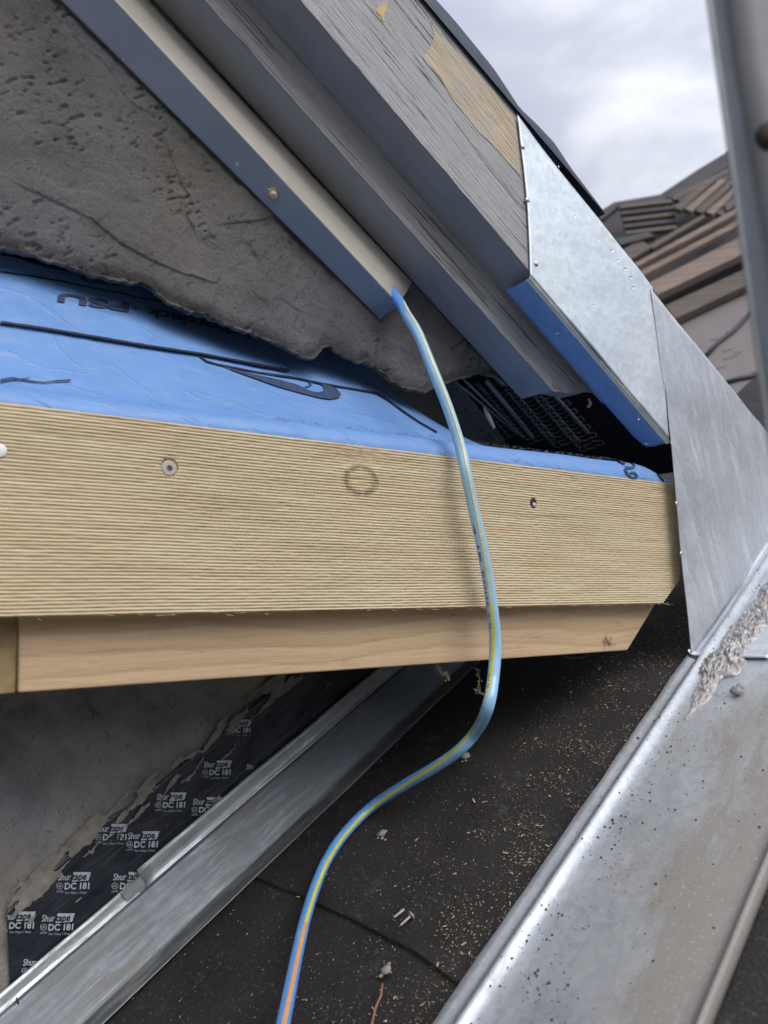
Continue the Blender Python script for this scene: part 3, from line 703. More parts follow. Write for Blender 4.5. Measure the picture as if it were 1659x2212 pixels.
# bolt on the flange
def bolt():
    c0 = onD(588, 414, (Dc+D3)/2+.002); ax = (Vector((0, 0, -1))*.75 - N*.55 - d*.15).normalized()
    th = thing('bolt', 'small beige bolt with washer sticking out of the metal channel', 'bolt', c0)
    b = MB(); b.tube([c0-ax*.004, c0+ax*.0012], .0072, 20); b.build('washer', MT['brass'], th, False, .0005)
    b = MB(); b.tube([c0, c0+ax*.004], .0056, 6); b.build('nut', MT['brass'], th, False, .0004)
    b = MB(); b.tube([c0+ax*.003, c0+ax*.0095, c0+ax*.0105], lambda q: .0040 if q < .8 else .0030, 16); b.build('shank', MT['brass'], th, True)
bolt()

# ================================================================== UPPER STUCCO WALL
BOT = [(-30, 530), (0, 535), (60, 548), (150, 575), (215, 598), (270, 608), (310, 612), (330, 625), (350, 640), (400, 668), (470, 690), (530, 715), (560, 725), (620, 751), (655, 772), (680, 776), (692, 762), (700, 749), (722, 752), (740, 765), (770, 781), (800, 786), (820, 797), (870, 838), (920, 848), (963, 828), (1000, 818), (1033, 806), (1073, 811), (1095, 830)]
bot = [sz(x, y, D3) for x, y in BOT]
bot = [(-.9, bot[0][1]+.03), (-.2, bot[0][1]+.02)] + bot
LEDGES = [[(60, 405), (200, 470), (260, 520), (330, 560), (400, 590), (470, 610), (480, 590), (470, 560)], [(372, 330), (395, 390), (410, 420), (405, 460), (415, 480)], [(500, 480), (560, 475), (610, 460)]]
LED = [[sz(x, y, D3) for x, y in L_] for L_ in LEDGES]
def segd(p, L_):
    best = 9; sg = 0
    for a, b_ in zip(L_, L_[1:]):
        ax, ay = a; bx, by = b_; ex, ey = bx-ax, by-ay; k = max(0, min(1, ((p[0]-ax)*ex+(p[1]-ay)*ey)/(ex*ex+ey*ey)))
        dx, dy = p[0]-ax-ex*k, p[1]-ay-ey*k; q = math.hypot(dx, dy)
        if q < best: best = q; sg = 1 if ex*dy-ey*dx > 0 else -1
    return best, sg
def stucco_h(s, z):
    h = .0010*fbm(s*16, z*16, 1, 3) + .0009*fbm(s*60, z*60, 2, 4)
    a_ = s*.75+z*.66; c_ = z*.75-s*.66; pit = fbm(c_*210, a_*85, 5, 3); h -= .0022*smooth(.25, .60, pit)*smooth(.0, .35, fbm(s*13, z*13, 8, 3)+.3*smooth(.42, .30, s)*smooth(.30, .36, z)-.12)
    h -= .0008*smooth(.3, .7, fbm(s*130, z*100, 9, 2))
    st = fbm(s*7+3, z*7, 11, 3); h += .0012*smooth(-.02, .02, st)
    for L_ in LED:
        q, sg = segd((s, z), L_)
        if q < .02: h += .0009*sg*(1-smooth(.0, .02, q))
    return h
SR0, SR1 = -.9, .612
b = MB()
def stf(i, j):
    s = ws(i, SR1); zb_ = interp(bot, s)+.0020*fbm(s*120, 0, 3, 4); zt = max(zb_+.002, inn(s)+.02)
    if j < .06:                     # underside of the broken edge
        k = j/.06; return G(s, D3+.014*(1-k)+.003*fbm(s*60, k, 1, 2), zb_-.004*(1-k)*0+.002*fbm(s*40, k*3, 2, 2)+.006*(1-k))
    k = (j-.06)/.94; z = lerp(zb_, zt, k); r = .006*(1-smooth(0, .02, z-zb_))**2*(1 if s > -.3 else 1)
    return G(s, D3+.001-stucco_h(s, z)+r+.002, z)
b.grid(stf, 620, 300, lambda i, j: uvG(stf(i, j)) if j > .06 else (ws(i, SR1), .2+j))
sw = b.build('stucco_wall', MT['stucco'], None, True); tag(sw, 'rough grey stucco wall above the blue membrane, with a broken lower edge', 'stucco wall')

# ================================================================== BLUE MEMBRANE
DR = .552
def Mz(s, e):
    end = math.sqrt(max(0, 1-smooth(.72, .797, s)**2)) if s > .72 else 1
    rh = (.0135+.010*min(1, max(0, s/.8)))*end + .0
    er = .020
    if e < er: r = rh*math.sqrt(max(0, 1-(1-e/er)**2))
    else: r = rh
    k = lerp(1.55, 1.0, smooth(.05, .34, s)); k = lerp(k, .20, smooth(.38, .66, s)); k = lerp(k, -.15, smooth(.62, .78, s))
    x = max(0, e-er*1.2); g = math.sqrt(x*x+.008**2)-.008
    r -= lerp(.0025, .0055, smooth(.1, .5, s))*smooth(er*.8, er*1.8, e)
    return .1195 + r + k*g
def Mp(s, e, off=0.0):
    P = G(s, DR+e, Mz(s, e))
    if off:
        a = G(s+.002, DR+e, Mz(s+.002, e))-P; c = G(s, DR+e+.002, Mz(s, e+.002))-P; n = a.cross(c).normalized()
        if n.z < 0: n = -n
        if e < .004: n = (n - N*.8).normalized()
        P = P+n*off
    return P
def onM(x, y, off=.0006):
    q = ray(x, y); q = q/q.dot(N); lo_, hi = DR, 1.1; prev = None
    f = lambda D: (q*D).z - Mz((q*D).dot(d), D-DR)
    D = DR; st_ = .002
    while D < 1.1 and f(D) > 0: D += st_
    a, b_ = max(DR, D-st_), D
    for _ in range(20):
        m_ = (a+b_)/2
        if f(m_) > 0: a = m_
        else: b_ = m_
    D = (a+b_)/2; return Mp((q*D).dot(d), D-DR, off)
mem = thing('blue_membrane', 'bright blue printed roofing membrane rolled over the top of the ribbed board, beneath the stucco', 'roofing membrane', G(.3, DR, .14))
b = MB(); SM0, SM1 = -.9, .80
def mg(i, j):
    s = ws(i, SM1); e = .020*(1-math.cos(j/.3*math.pi/2)) if j < .3 else lerp(.02, .46, (j-.3)/.7)
    P = Mp(s, e); 
    return P + Z*(.0007*fbm(s*14, e*30, 2, 2)*smooth(0, .01, e))
b.grid(mg, 200, 60, lambda i, j: (ws(i, SM1), Mp(0, .02 if j < .3 else lerp(.02, .46, (j-.3)/.7)).dot(N)*1.3+j*.1))
b.build('sheet', MT['blue'], mem, True)
def ribbon(pts, wpx, surf, name, m, parent):
    """flat strip along traced points, lying on a surface function"""
    P = []
    for (x0, y0), (x1, y1) in zip(pts, pts[1:]):
        n = max(2, int(math.hypot(x1-x0, y1-y0)/8))
        for k in range(n): P.append((lerp(x0, x1, k/n), lerp(y0, y1, k/n)))
    P.append(pts[-1]); vs = []; fs = []; uvs = []; n = len(P)
    for i, (x, y) in enumerate(P):
        a = P[max(0, i-1)]; c = P[min(n-1, i+1)]; dx, dy = c[0]-a[0], c[1]-a[1]; L = math.hypot(dx, dy) or 1
        ww = (wpx(i/(n-1)) if callable(wpx) else wpx)/2*(1+.3*noise.noise(Vector((x*.05, y*.05, 1))))
        for sg in (-1, 1): vs.append(surf(x-dy/L*ww*sg, y+dx/L*ww*sg)); uvs.append((x*.0005, y*.0005))
    for i in range(n-1): fs.append((2*i, 2*i+1, 2*i+3, 2*i+2))
    b = MB(); b.add(vs, fs, uvs); return b.build(name, m, parent)
def polyon(pts, surf, name, m, parent, back=None):
    b = MB(); vs = [surf(x, y) for x, y in pts]; b.add(vs, [tuple(range(len(vs)))], [(x*.0005, y*.0005) for x, y in pts]); return b.build(name, m, parent)
LAPM = m_plain('black lap edge and gap shade', (.012, .018, .024), .6)  # black for lap edges, also for the shaded gap strip
# upper lap sheet over the main sheet
b = MB()
lapb = [(-40, 697), (0, 703), (90, 716), (187, 731), (310, 752), (437, 771), (553, 793), (623, 806)]
lapt = [(-40, 545), (0, 552), (90, 566), (187, 585), (310, 620), (437, 672), (510, 700), (545, 712)]
def lapf(i, j):
    x = interp([(k/7, q[0]) for k, q in enumerate(lapb)], i); y = interp([(k/7, q[1]) for k, q in enumerate(lapb)], i)
    x2 = interp([(k/7, q[0]) for k, q in enumerate(lapt)], i); y2 = interp([(k/7, q[1]) for k, q in enumerate(lapt)], i)
    return onM(lerp(x, x2, j), lerp(y, y2, j), .0022)
b.grid(lapf, 120, 40, lambda i, j: (i*.4, j*.1+.5)); b.build('lap_sheet', MT['blue'], mem, True)
surf2 = lambda x, y: onM(x, y, .0034); surf1 = lambda x, y: onM(x, y, .0015)
ribbon([(0, 702), (90, 715), (187, 731), (310, 752), (437, 771), (553, 793), (623, 806)], 4.2, surf2, 'lap_and_gap_edge', LAPM, mem)
ribbon([(430, 772), (445, 783), (470, 790), (553, 806), (640, 819), (690, 830), (755, 841), (813, 851), (836, 865), (870, 890), (905, 914), (943, 936)], 3.4, surf1, 'lap_and_gap_edge', LAPM, mem)
ribbon([(0, 593), (67, 603), (130, 614), (200, 629), (260, 640), (300, 650), (360, 660), (420, 668), (470, 680)], 2.8, surf2, 'print_line', LAPM, mem)
ribbon([(0, 557), (40, 562), (67, 570), (100, 577), (133, 588), (180, 595), (215, 602), (238, 606)], lambda k: 4+9*math.sin(min(1, k*1.3)*math.pi)**2, surf2, 'lap_and_gap_edge', LAPM, mem)  # black strip paints the shade of the gap under the stucco
ribbon([(0, 824), (12, 821), (28, 819), (40, 822), (62, 821)], 3, surf1, 'torn_edge', MT['ink'], mem)
ribbon([(0, 829), (18, 824), (40, 822), (62, 826), (95, 829), (120, 826), (152, 824)], 3.2, surf1, 'torn_edge', MT['ink'], mem)
INK2 = m_ink((.035, .055, .10))
arc_o = [(488, 775), (510, 783), (553, 820-2), (600, 836), (640, 848), (690, 862), (715, 864), (733, 858), (733, 848), (722, 838), (705, 836)]
polyon([(470, 790), (500, 799), (553, 812), (600, 822), (640, 833), (672, 848), (688, 850), (700, 846), (697, 836), (686, 829), (705, 832), (726, 842), (736, 854), (730, 862), (712, 865), (690, 862), (650, 852), (600, 838), (553, 821), (510, 806)], surf1, 'print', INK2, mem)
polyon([(652, 838), (664, 839), (673, 834), (670, 828), (663, 825), (668, 831), (664, 836)], surf1, 'print', INK2, mem)
def ring(cx, cy, rx, ry, th, rot=.1, k=28):
    b = MB(); vs = []; uvs = []
    for q in range(k):
        a = 2*math.pi*q/k
        for f in (1, 1-th):
            x, y = rx*f*math.cos(a), ry*f*math.sin(a); vs.append(surf2(cx+x*math.cos(rot)-y*math.sin(rot), cy+x*math.sin(rot)+y*math.cos(rot))); uvs.append((x*.001, y*.001))
    b.add(vs, [(2*q, 2*q+1, (2*q+3) % (2*k), (2*q+2) % (2*k)) for q in range(k)], uvs); return b
ring(205, 609, 33, 10.5, .22).build('print', INK2, mem); ring(207, 610, 16, 4.8, .45).build('print', INK2, mem)
polyon([(240, 617), (252, 618), (252, 625), (246, 622), (240, 624)], surf2, 'print', INK2, mem)

FONT = None
def textmesh(s, offset=0.0, shear=0.0, spacing=1.0):
    c = bpy.data.curves.new('t', 'FONT'); c.body = s; c.offset = offset; c.shear = shear; c.resolution_u = 3; c.space_character = spacing
    o = bpy.data.objects.new('t', c); COL.objects.link(o); bpy.context.view_layer.update()
    me = bpy.data.meshes.new_from_object(o.evaluated_get(bpy.context.evaluated_depsgraph_get()))
    vs = [tuple(q.co) for q in me.vertices]; fs = [tuple(p_.vertices) for p_ in me.polygons]
    bpy.data.objects.remove(o); bpy.data.curves.remove(c); bpy.data.meshes.remove(me)
    x0 = min(q[0] for q in vs); x1 = max(q[0] for q in vs); y0 = 0.0; y1 = max(q[1] for q in vs)
    return [((q[0]-x0)/(x1-x0), q[1]/y1) for q in vs], fs
def text_on(s, A, B_, H_, surf, name, m, parent, offset=.01, shear=0.0, spacing=1.0, keep=None):
    """A: pixel of the baseline start, B_: baseline end, H_: pixel vector of the letter height"""
    q, fs = textmesh(s, offset, shear, spacing)
    px = [(A[0]+(B_[0]-A[0])*a+H_[0]*h, A[1]+(B_[1]-A[1])*a+H_[1]*h) for a, h in q]
    if keep:
        fs = [f for f in fs if keep(sum(px[i][0] for i in f)/len(f), sum(px[i][1] for i in f)/len(f))]
    b = MB(); b.add([surf(x, y) for x, y in px], fs, [(x*.0006, y*.0006) for x, y in px])
    return b.build(name, m, parent)
text_on('PSU', (277, 662), (123, 639), (-2, 19), surf2, 'printed_text', MT['ink'], mem, .035)
text_on('nchordeck', (545, 722), (312, 669), (-2, 19), surf2, 'printed_text', MT['ink'], mem, .03)
text_on('TM', (297, 670), (283, 667), (0, 5), surf2, 'printed_text', MT['ink'], mem, .02)
# big print near the right end of the roll
for pts_ in ([(1334, 997), (1341, 1000), (1349, 1004)], [(1348, 1013), (1353, 1023), (1362, 1032), (1371, 1034), (1375, 1029), (1369, 1022), (1360, 1021)], [(1349, 1011), (1360, 1012), (1368, 1011), (1369, 1004), (1362, 999)], [(1359, 1037), (1371, 1040)]):
    ribbon(pts_, 4.5, surf1, 'printed_text', INK2, mem)
ribbon([(1375, 1000), (1395, 1005), (1412, 1016), (1424, 1030), (1432, 1040)], 3, surf1, 'lap_and_gap_edge', LAPM, mem)

# ================================================================== RIBBED BOARD
zt, zb0 = .1200, -.0205
rb = thing('ribbed_board', 'pale treated timber board with fine horizontal sawn ribs, spanning the middle of the scene', 'timber board', G(.4, DR, zb0))
SR_, NR = .7985, 57
b = MB(); K = 9
def rg(i, j):
    z = lerp(zb0+.001, zt, j); smax = SR_-.0005 if z > .008 else SR_-.0005-(.008-z)*1.23
    s = ws(i, smax)
    ph = (z-zb0)/(zt-zb0)*NR + .22*noise.noise(Vector((s*9, z*6, 0))) + .06*noise.noise(Vector((s*60, z*200, 3)))
    am = .00105*(1+.25*noise.noise(Vector((s*12, z*200, 7))))
    h = am*(abs(math.sin(math.pi*ph))**.75)
    kx, kz = sz(779, 1037, .552); dd = math.hypot((s-kx)*.5, z-kz-.022)
    h *= 1-.7*(1-smooth(.004, .02, dd)); h += .0004*noise.noise(Vector((s*120, z*400, 5))) - .0005*smooth(.45, .75, noise.noise(Vector((s*38, z*150, 15))))
    for (hx, hy, hr) in ((366, 1007, .0075), (1152, 1087, .0062)):
        px, pz = sz(hx, hy, .552); q = math.hypot(s-px, z-pz)
        if q < hr*1.5: h = lerp(.0001, h, smooth(hr*.7, hr*1.1, q))
    return G(s, DR-h, z)
b.grid(rg, 420, NR*K, lambda i, j: (ws(i, SR_), lerp(zb0, zt, j)))
b.build('ribbed_face', MT['ribbed'], rb, True)
b = MB(); b.prism([G(-.9, DR+.0004, zb0), G(SR_-.035, DR+.0004, zb0), G(SR_, DR+.0004, .008), G(SR_, DR+.0004, zt-.0008), G(-.9, DR+.0004, zt-.0008)], uvG, N*.036, (0, 1)); b.build('core', MT['timber'], rb)
def screw(x, y, r, D):
    P = onD(x, y, D); b = MB(); k = 28
    th = bpy.data.objects.new('screw', None)
    X = d; Y = Z; vs = [P+(X*math.cos(6.2832*i/k)+Y*math.sin(6.2832*i/k))*r for i in range(k)]
    vs2 = [P-N*.0012+(X*math.cos(6.2832*i/k)+Y*math.sin(6.2832*i/k))*r*.82 for i in range(k)]
    st = [P-N*.0012+(X*math.cos(6.2832*i/k)+Y*math.sin(6.2832*i/k))*r*(.46 if (i % 4) in (0,) else .27 if (i % 4) == 2 else .36) for i in range(k)]
    st2 = [q+N*.0025 for q in st]
    fs = []
    for i in range(k):
        j = (i+1) % k; fs += [(i, j, k+j, k+i), (k+i, k+j, 2*k+j, 2*k+i)]
    b.add(vs+vs2+st, fs, [(i*.001, 0) for i in range(3*k)]); o = b.build('screw', MT['screw'], rb)
    b = MB(); fs = [(i, (i+1) % k, k+(i+1) % k, k+i) for i in range(k)]+[tuple(range(k, 2*k))]; b.add(st+st2, fs, [(0, 0)]*(2*k)); b.build('recess', MT['recess'], o)
b = MB(); P = onD(365, 1009, DR-.0004); b.tube([P, P+N*.0008], .0073, 26); b.build('screw_hole', m_plain('brown wood with ring shadow', (.20, .125, .075), .9, 0, .4, 250), rb)  # brown disk behind the head paints its ring shadow on the wood
screw(365, 1012, .0060, DR-.0004)
b = MB(); blob(b, onD(1154, 1091, DR-.0006), .0028, d, Z, N, 2.0, .8); b.build('screw', MT['screw'], rb)
b = MB(); P = onD(1151, 1086, DR-.0003); b.tube([P, P+N*.002], .0056, 20); b.build('screw_hole', MT['recess'], rb)
dome(onD(-2, 973, DR-.0012), -N, .0048, .25, 24).build('cap', MT['white'], rb, True)
b = MB()
for k in range(60):
    s = random.uniform(.08, .79); z = zb0 + random.uniform(-.0012, .0012); P = G(s, DR-.0002, z); a = random.uniform(-.5, .5)
    b.tube([P, P+d*random.uniform(.002, .007)-N*random.uniform(0, .002)+Z*random.uniform(-.0015, .001)], random.uniform(.0001, .0003), 4)
b.build('fibre', MT['ribbed'], rb)['kind'] = 'stuff'

# lower timber
DT = .572
q = [sz(x, y, DT) for x, y in ((40, 1497), (1356, 1405), (1417, 1304), (1417, 1290), (40, 1325))]
q = [(q[0][0], q[0][1]), q[1], q[2], (q[3][0], .005), (q[4][0], .005)]
b = MB(); b.prism([G(s, DT, z) for s, z in q], uvG, N*.038, (0, 1))
tag(b.build('lower_timber', MT['timber'], None, False, .0016, 3), 'smooth orange pine timber with an angled end, set back under the ribbed board', 'timber')
q = [sz(x, y, DT+.006) for x, y in ((-900, 1600), (36, 1500))]; zlow = sz(20, 1499, DT+.006)[1]
b = MB(); b.prism([G(-.9, DT+.006, zlow), G(sz(34, 1499, DT+.006)[0], DT+.006, zlow), G(sz(34, 1499, DT+.006)[0], DT+.006, .004), G(-.9, DT+.006, .004)], uvG, N*.038, (0, 1))
tag(b.build('lower_timber', MT['timber2'], None, False, .0016, 3), 'darker olive timber butted against the left end of the orange pine timber', 'timber')
# hanging fragments below the timber
for pts, lb, m_ in (([(948, 1432), (944, 1440), (950, 1448), (962, 1456), (968, 1468)], 'pale tattered scrap dangling under the pine timber', MT['bare']), ([(1030, 1442), (1036, 1470), (1030, 1492), (1040, 1500)], 'greenish tuft of moss hanging under the timber, behind the hose', m_plain('moss', (.10, .11, .05), .9)),
                    ([(1210, 1415), (1230, 1421), (1255, 1420), (1285, 1412)], 'splintered brown wood fragment under the right part of the timber', m_plain('splintered wood', (.10, .07, .045), .9))):
    b = MB(); P = [onD(x, y, DT+.02) for x, y in pts]
    for k in range(len(P)-1):
        for q_ in range(16): 
            c = P[k].lerp(P[k+1], random.random()); blob(b, c+d*random.uniform(-.0035, .0035)+Z*random.uniform(-.001, .001), random.uniform(.0004, .0014), d, Z, N, q_+k*3.1, .8)
        b.tube([P[k], P[k+1]], .0005, 5)
    tag(b.build('hanging_scrap', m_), lb, 'scrap')

# ================================================================== LOWER STUCCO WALL + TAPE + LEFT FLASHING
def Wp(vv, h, off=0.0): return H(UW+off, vv, h)
b = MB()
def lwf(i, j):
    vv = lerp(-.6, 1.12, i); h = lerp(-.01, .62, j); q = .0024*fbm(vv*14, h*14, 3, 4)+.0020*fbm(vv*70, h*70, 6, 4)
    pit = fbm(vv*40, h*40, 15, 2); q -= .0022*smooth(.25, .6, pit)
    return Wp(vv, h, q-.0012)
b.grid(lwf, 420, 170, lambda i, j: (lerp(-.6, 1.6, i), lerp(0, .62, j)))
tag(b.build('stucco_wall', MT['stucco2'], None, True), 'brownish grey plastered wall under the timbers, above the black tape', 'stucco wall')
# tape
def wv(x, y):
    P = onW(x, y, .003); return (P.dot(v), P.dot(nf)-OF)
tp = thing('foil_tape', 'black printed foil tape smeared with mortar, stuck along the wall above the left flashing', 'tape', onW(200, 1900))
top = [wv(x, y) for x, y in ((14, 1968), (60, 1925), (110, 1880), (160, 1835), (210, 1785), (260, 1752), (330, 1700), (420, 1630), (480, 1580), (560, 1510), (660, 1430))]
b = MB(); v0_ = wv(18, 2120)[0]
def tpf(i, j):
    i0 = wv(14, 1968); i1 = wv(22, 2150); vv = lerp(top[0][0], 1.3, i**1.3); hb = .048; ht = interp(top, vv)+.0012*noise.noise(Vector((vv*80, 1, 0)))
    h_ = lerp(hb, ht, j); vst = lerp(i0[0], i1[0], (i0[1]-h_)/(i0[1]-i1[1])); vv = vv + (vst-i0[0])*max(0, 1-i*4)
    return Wp(vv, h_, .0034+.0009*fbm(vv*30, j*3, 4, 3))
b.grid(tpf, 260, 24, lambda i, j: (tpf(i, j).dot(v), tpf(i, j).dot(nf))); o = b.build('strip', MT['tape'], tp, True); sheet(o, .0006, 0)
TW = lambda x, y: onW(x, y, .0048)
TAPE_EDGE = [(14, 1968), (60, 1925), (110, 1880), (160, 1835), (210, 1785), (260, 1752), (330, 1700), (420, 1630), (480, 1580), (560, 1510)]
def in_tape(x, y):
    if x < 15: return False
    yt = interp(TAPE_EDGE, x); yb = interp([(0, 2154), (155, 2022), (260, 1932), (333, 1857), (553, 1654), (690, 1530)], x)
    return yt+1 < y < yb
SMEAR = lambda x, y: fbm(x*.03, y*.03, 21, 3)
def unit(x, y, sc=1.0, worn=0.0):
    """x,y: left end of the first word's baseline"""
    kp = lambda a, c: in_tape(a, c) and (fbm(a*.05, c*.05, x*.1, 3) > -1.25+worn)
    T = lambda s, A, B_, H_, off, sh=0.0: text_on(s, A, B_, H_, TW, 'printed_text', MT['print'], tp, off, sh, 1.0, kp)
    T('Shur', (x, y), (x+29*sc, y-1), (0, -14.5*sc), .015, .18)
    # white box with the second word cut as dark letters
    bx = [(x+30*sc, y+3), (x+66*sc, y), (x+72*sc, y-18*sc), (x+34*sc, y-18*sc)]
    if all(in_tape(*q) for q in bx[:3]) or all(in_tape(*q) for q in (bx[0], bx[3])):
        pl = bx
        polyon([q for q in pl], lambda a, c: onW(a, c, .0044), 'print_box', MT['print'], tp)
        text_on('tape', (x+31*sc, y-1), (x+62*sc, y-2), (0, -13*sc), lambda a, c: onW(a, c, .0052), 'printed_text', MT['tape'], tp, .02, .18, 1.0, kp)
    T('DC 181', (x+14*sc, y+19*sc), (x+69*sc, y+18*sc), (0, -14*sc), .035, .1)
    b = MB(); vs = []; k = 20; c = (x+4*sc, y+12*sc)
    for q_ in range(k):
        a = 6.2832*q_/k
        for f in (7.2*sc, 6.2*sc): vs.append(TW(c[0]+math.cos(a)*f, c[1]+math.sin(a)*f))
    if in_tape(c[0]-5, c[1]) and in_tape(c[0]+6, c[1]):
        b.add(vs, [(2*q_, 2*q_+1, (2*q_+3) % (2*k), (2*q_+2) % (2*k)) for q_ in range(k)], [(0, 0)]*len(vs)); b.build('print_ring', MT['print'], tp)
        T('UL', (x-.5*sc, y+15*sc), (x+8.5*sc, y+14*sc), (0, -6*sc), .02)
    T('LISTED', (x-3*sc, y+26*sc), (x+12*sc, y+25.5*sc), (0, -3.6*sc), .01)
    T('For Class 1 Duct', (x+16*sc, y+29*sc), (x+62*sc, y+28*sc), (0, -4.5*sc), .005)
def U(cx, cy): return (cx*.2604, 1711+cy*.2604)
for (cx, cy, sc, wn_) in ((345, 1075, 1.0, .2), (190, 1440, 1.0, .1), (1060, 390, .95, .2), (480, 733, 1.0, .3), (938, 732, 1.0, .1), (20, 1060, 1.0, .5), (800, 330, .95, .6), (1600, 105, .9, .1), (1300, 65, .9, .7)):
    x, y = U(cx, cy); unit(x, y, sc, wn_)
unit(440, 1658, .85, .3); unit(532, 1662, .8, .1); unit(490, 1568, .75, .5)

# mortar smears raised over the tape
def smears():
    b = MB(); NX, NY = 420, 60; idx = {}; vs = []; fs = []; uvs = []
    def P(i, j):
        vv = lerp(top[0][0]+.002, .95, i/NX); ht = interp(top, vv); h = lerp(.050, ht+.012, j/NY); return vv, h, ht
    keep = [[False]*(NY+1) for _ in range(NX+1)]
    for i in range(NX+1):
        for j in range(NY+1):
            vv, h, ht = P(i, j); edge = (ht-h)
            n_ = fbm(vv*26+h*14, (h-vv*.25)*110, 31, 5); big = fbm(vv*9, h*9, 12, 2)
            thr = .66-.75*smooth(.030, .0, edge)-.3*big
            keep[i][j] = n_ > thr
    for i in range(NX+1):
        for j in range(NY+1):
            if keep[i][j]:
                vv, h, ht = P(i, j); idx[(i, j)] = len(vs); vs.append(Wp(vv, h, .0047+.0008*(1+fbm(vv*70, h*70, 2, 2)))); uvs.append((vv, h))
    for i in range(NX):
        for j in range(NY):
            c = [(i, j), (i+1, j), (i+1, j+1), (i, j+1)]
            c = [idx[q_] for q_ in c if q_ in idx]
            if len(c) >= 3: fs.append(tuple(c))
    b.add(vs, fs, uvs); return b
smears().build('mortar_smear', m_plain('thin mortar', (.27, .245, .205), .92, 0, .3, 90, .001), tp, True)['kind'] = 'stuff'

# left flashing
lf = thing('step_flashing', 'scratched galvanised flashing smeared with mortar, running down the left between wall and felt', 'flashing', H(-.72, .3, 0))
def wav2(u, h, vv): return (.0006*noise.noise(Vector((vv*12, h*30, 1))), .0006*noise.noise(Vector((vv*14, u*40, 2))))
PA = [(-.676, .0012), (-.6775, .0016), (-.694, .0030), (-.6955, .0038), (-.708, .0270), (-.720, .0492)]
b = MB(); prof_grid(b, PA, -.5, 1.3, 180, wav2); o = b.build('pan', MT['galv_old'], lf, True); sheet(o, .0009, 1)
VJ = onP(318, 1912, t*-.722, t).dot(v)-.002
PB = [(-.720, .0492), (-.7225, .0505), (-.7232, .0520), (-.7238, .0570), (-.7243, .0615)]
b = MB(); prof_grid(b, PB, -.5, VJ, 60, wav2, .3); o = b.build('wall_flange', MT['galv_flange'], lf, True); sheet(o, .0009, 1)
PB2 = [(-.7190, .0500), (-.7213, .0514), (-.7220, .0530), (-.7226, .0590), (-.7232, .0690)]
b = MB(); prof_grid(b, PB2, VJ, 1.3, 80, wav2, .3); o = b.build('wall_flange', MT['galv_flange'], lf, True); sheet(o, .0009, 1)
# patch plate over the joint
pa = [onP(x, y, t*-.7215, t) for x, y in ((262, 1930), (302, 1892), (329, 1934), (288, 1966))]
b = MB(); n_ = t; b.prism([p_+t*.0004 for p_ in pa], lambda P: (Vector(P).dot(v), Vector(P).dot(nf)), -t*.0012); b.build('joint_plate', MT['galv_flange'], lf)
b = MB(); b.tube([onP(x, y, t*-.7190, t) for x, y in ((36, 2155), (40, 2170), (42, 2185), (37, 2200))], lambda q: .0016*math.sin(.3+2.6*q), 8); b.build('dark_gap', MT['black'], lf, True)

# ================================================================== HOSE
HP = [((846, 628), 'D', .622), ((864, 655), 'D', .603), ((878, 680), 'D', .588), ((903, 722), 'D', .570), ((935, 800), 'D', .555), ((967, 880), 'D', .545), ((993, 960), 'D', .537), ((1006, 1020), 'D', .530), ((1021, 1090), 'D', .530), ((1039, 1170), 'D', .530), ((1054, 1250), 'D', .532), ((1064, 1320), 'D', .533), ((1070, 1390), 'D', .535), ((1066, 1460), 'D', .532), ((1053, 1530), 'D', .528)]
HP2 = [((1028, 1580), .030), ((990, 1622), .027), ((935, 1660), .022), ((870, 1698), .016), ((800, 1745), .011), ((745, 1800), .009), ((705, 1860), .010), ((678, 1925), .014), ((657, 1995), .020), ((640, 2070), .027), ((625, 2145), .036), ((608, 2230), .046), ((590, 2330), .06)]
hp = [onD(*q, D) for q, _, D in HP]
hA = hp[-1].dot(nf)-OF
hp += [onF(*q, lerp(h, hA, max(0, .55-.14*k))) for k, (q, h) in enumerate(HP2)]
def catmull(P, n=10):
    out = []
    for i in range(len(P)-1):
        p0, p1, p2, p3 = P[max(0, i-1)], P[i], P[i+1], P[min(len(P)-1, i+2)]
        for k in range(n):
            x = k/n; out.append(.5*((2*p1)+(p2-p0)*x+(2*p0-5*p1+4*p2-p3)*x*x+(3*p1-p0-3*p2+p3)*x**3))
    out.append(P[-1]); return out
hc = catmull(hp, 8)
RH = .0054
hs = thing('hose', 'blue plastic hose with a yellow to orange stripe, hanging in front of the ribbed board', 'hose', hc[1])
b = MB(); b.tube(hc, lambda q: RH*(1-.05*math.sin(q*9)+.03*noise.noise(Vector((q*22, 0, 0)))), 20); b.build('tube', MT['hose'], hs, True)
def hose_strip(i0, i1, offpx, halfw, name, m):
    vs = []; fs = []; uvs = []; n = 0
    for i in range(i0, min(i1+1, len(hc))):
        P = hc[i]; T = (hc[min(i+1, len(hc)-1)]-hc[max(i-1, 0)]).normalized(); V_ = (-P).normalized(); side = T.cross(V_).normalized(); out = side.cross(T).normalized()
        if out.dot(V_) < 0: out = -out
        a = offpx(i/(len(hc)-1))
        for k in range(5):
            an = a + (k-2)/2*halfw; vs.append(P+(side*math.sin(an)+out*math.cos(an))*(RH+.00025)); uvs.append((i*.01, k*.001))
        n += 1
    for i in range(n-1):
        for k in range(4): fs.append((i*5+k, i*5+k+1, (i+1)*5+k+1, (i+1)*5+k))
    b = MB(); b.add(vs, fs, uvs); b.build(name, m, hs, True)
pale = m_plain('pale yellow stripe', (.62, .58, .33), .4, 0, .15)
offs = lambda q: interp([(0, -.9), (.12, -.6), (.3, -.35), (.45, .35), (.55, .7), (.62, .2), (.70, -.25), (.8, -.3), (1, -.05)], q)
nH = len(hc)-1
hose_strip(10, int(nH*.40), offs, .20, 'stripe', pale)
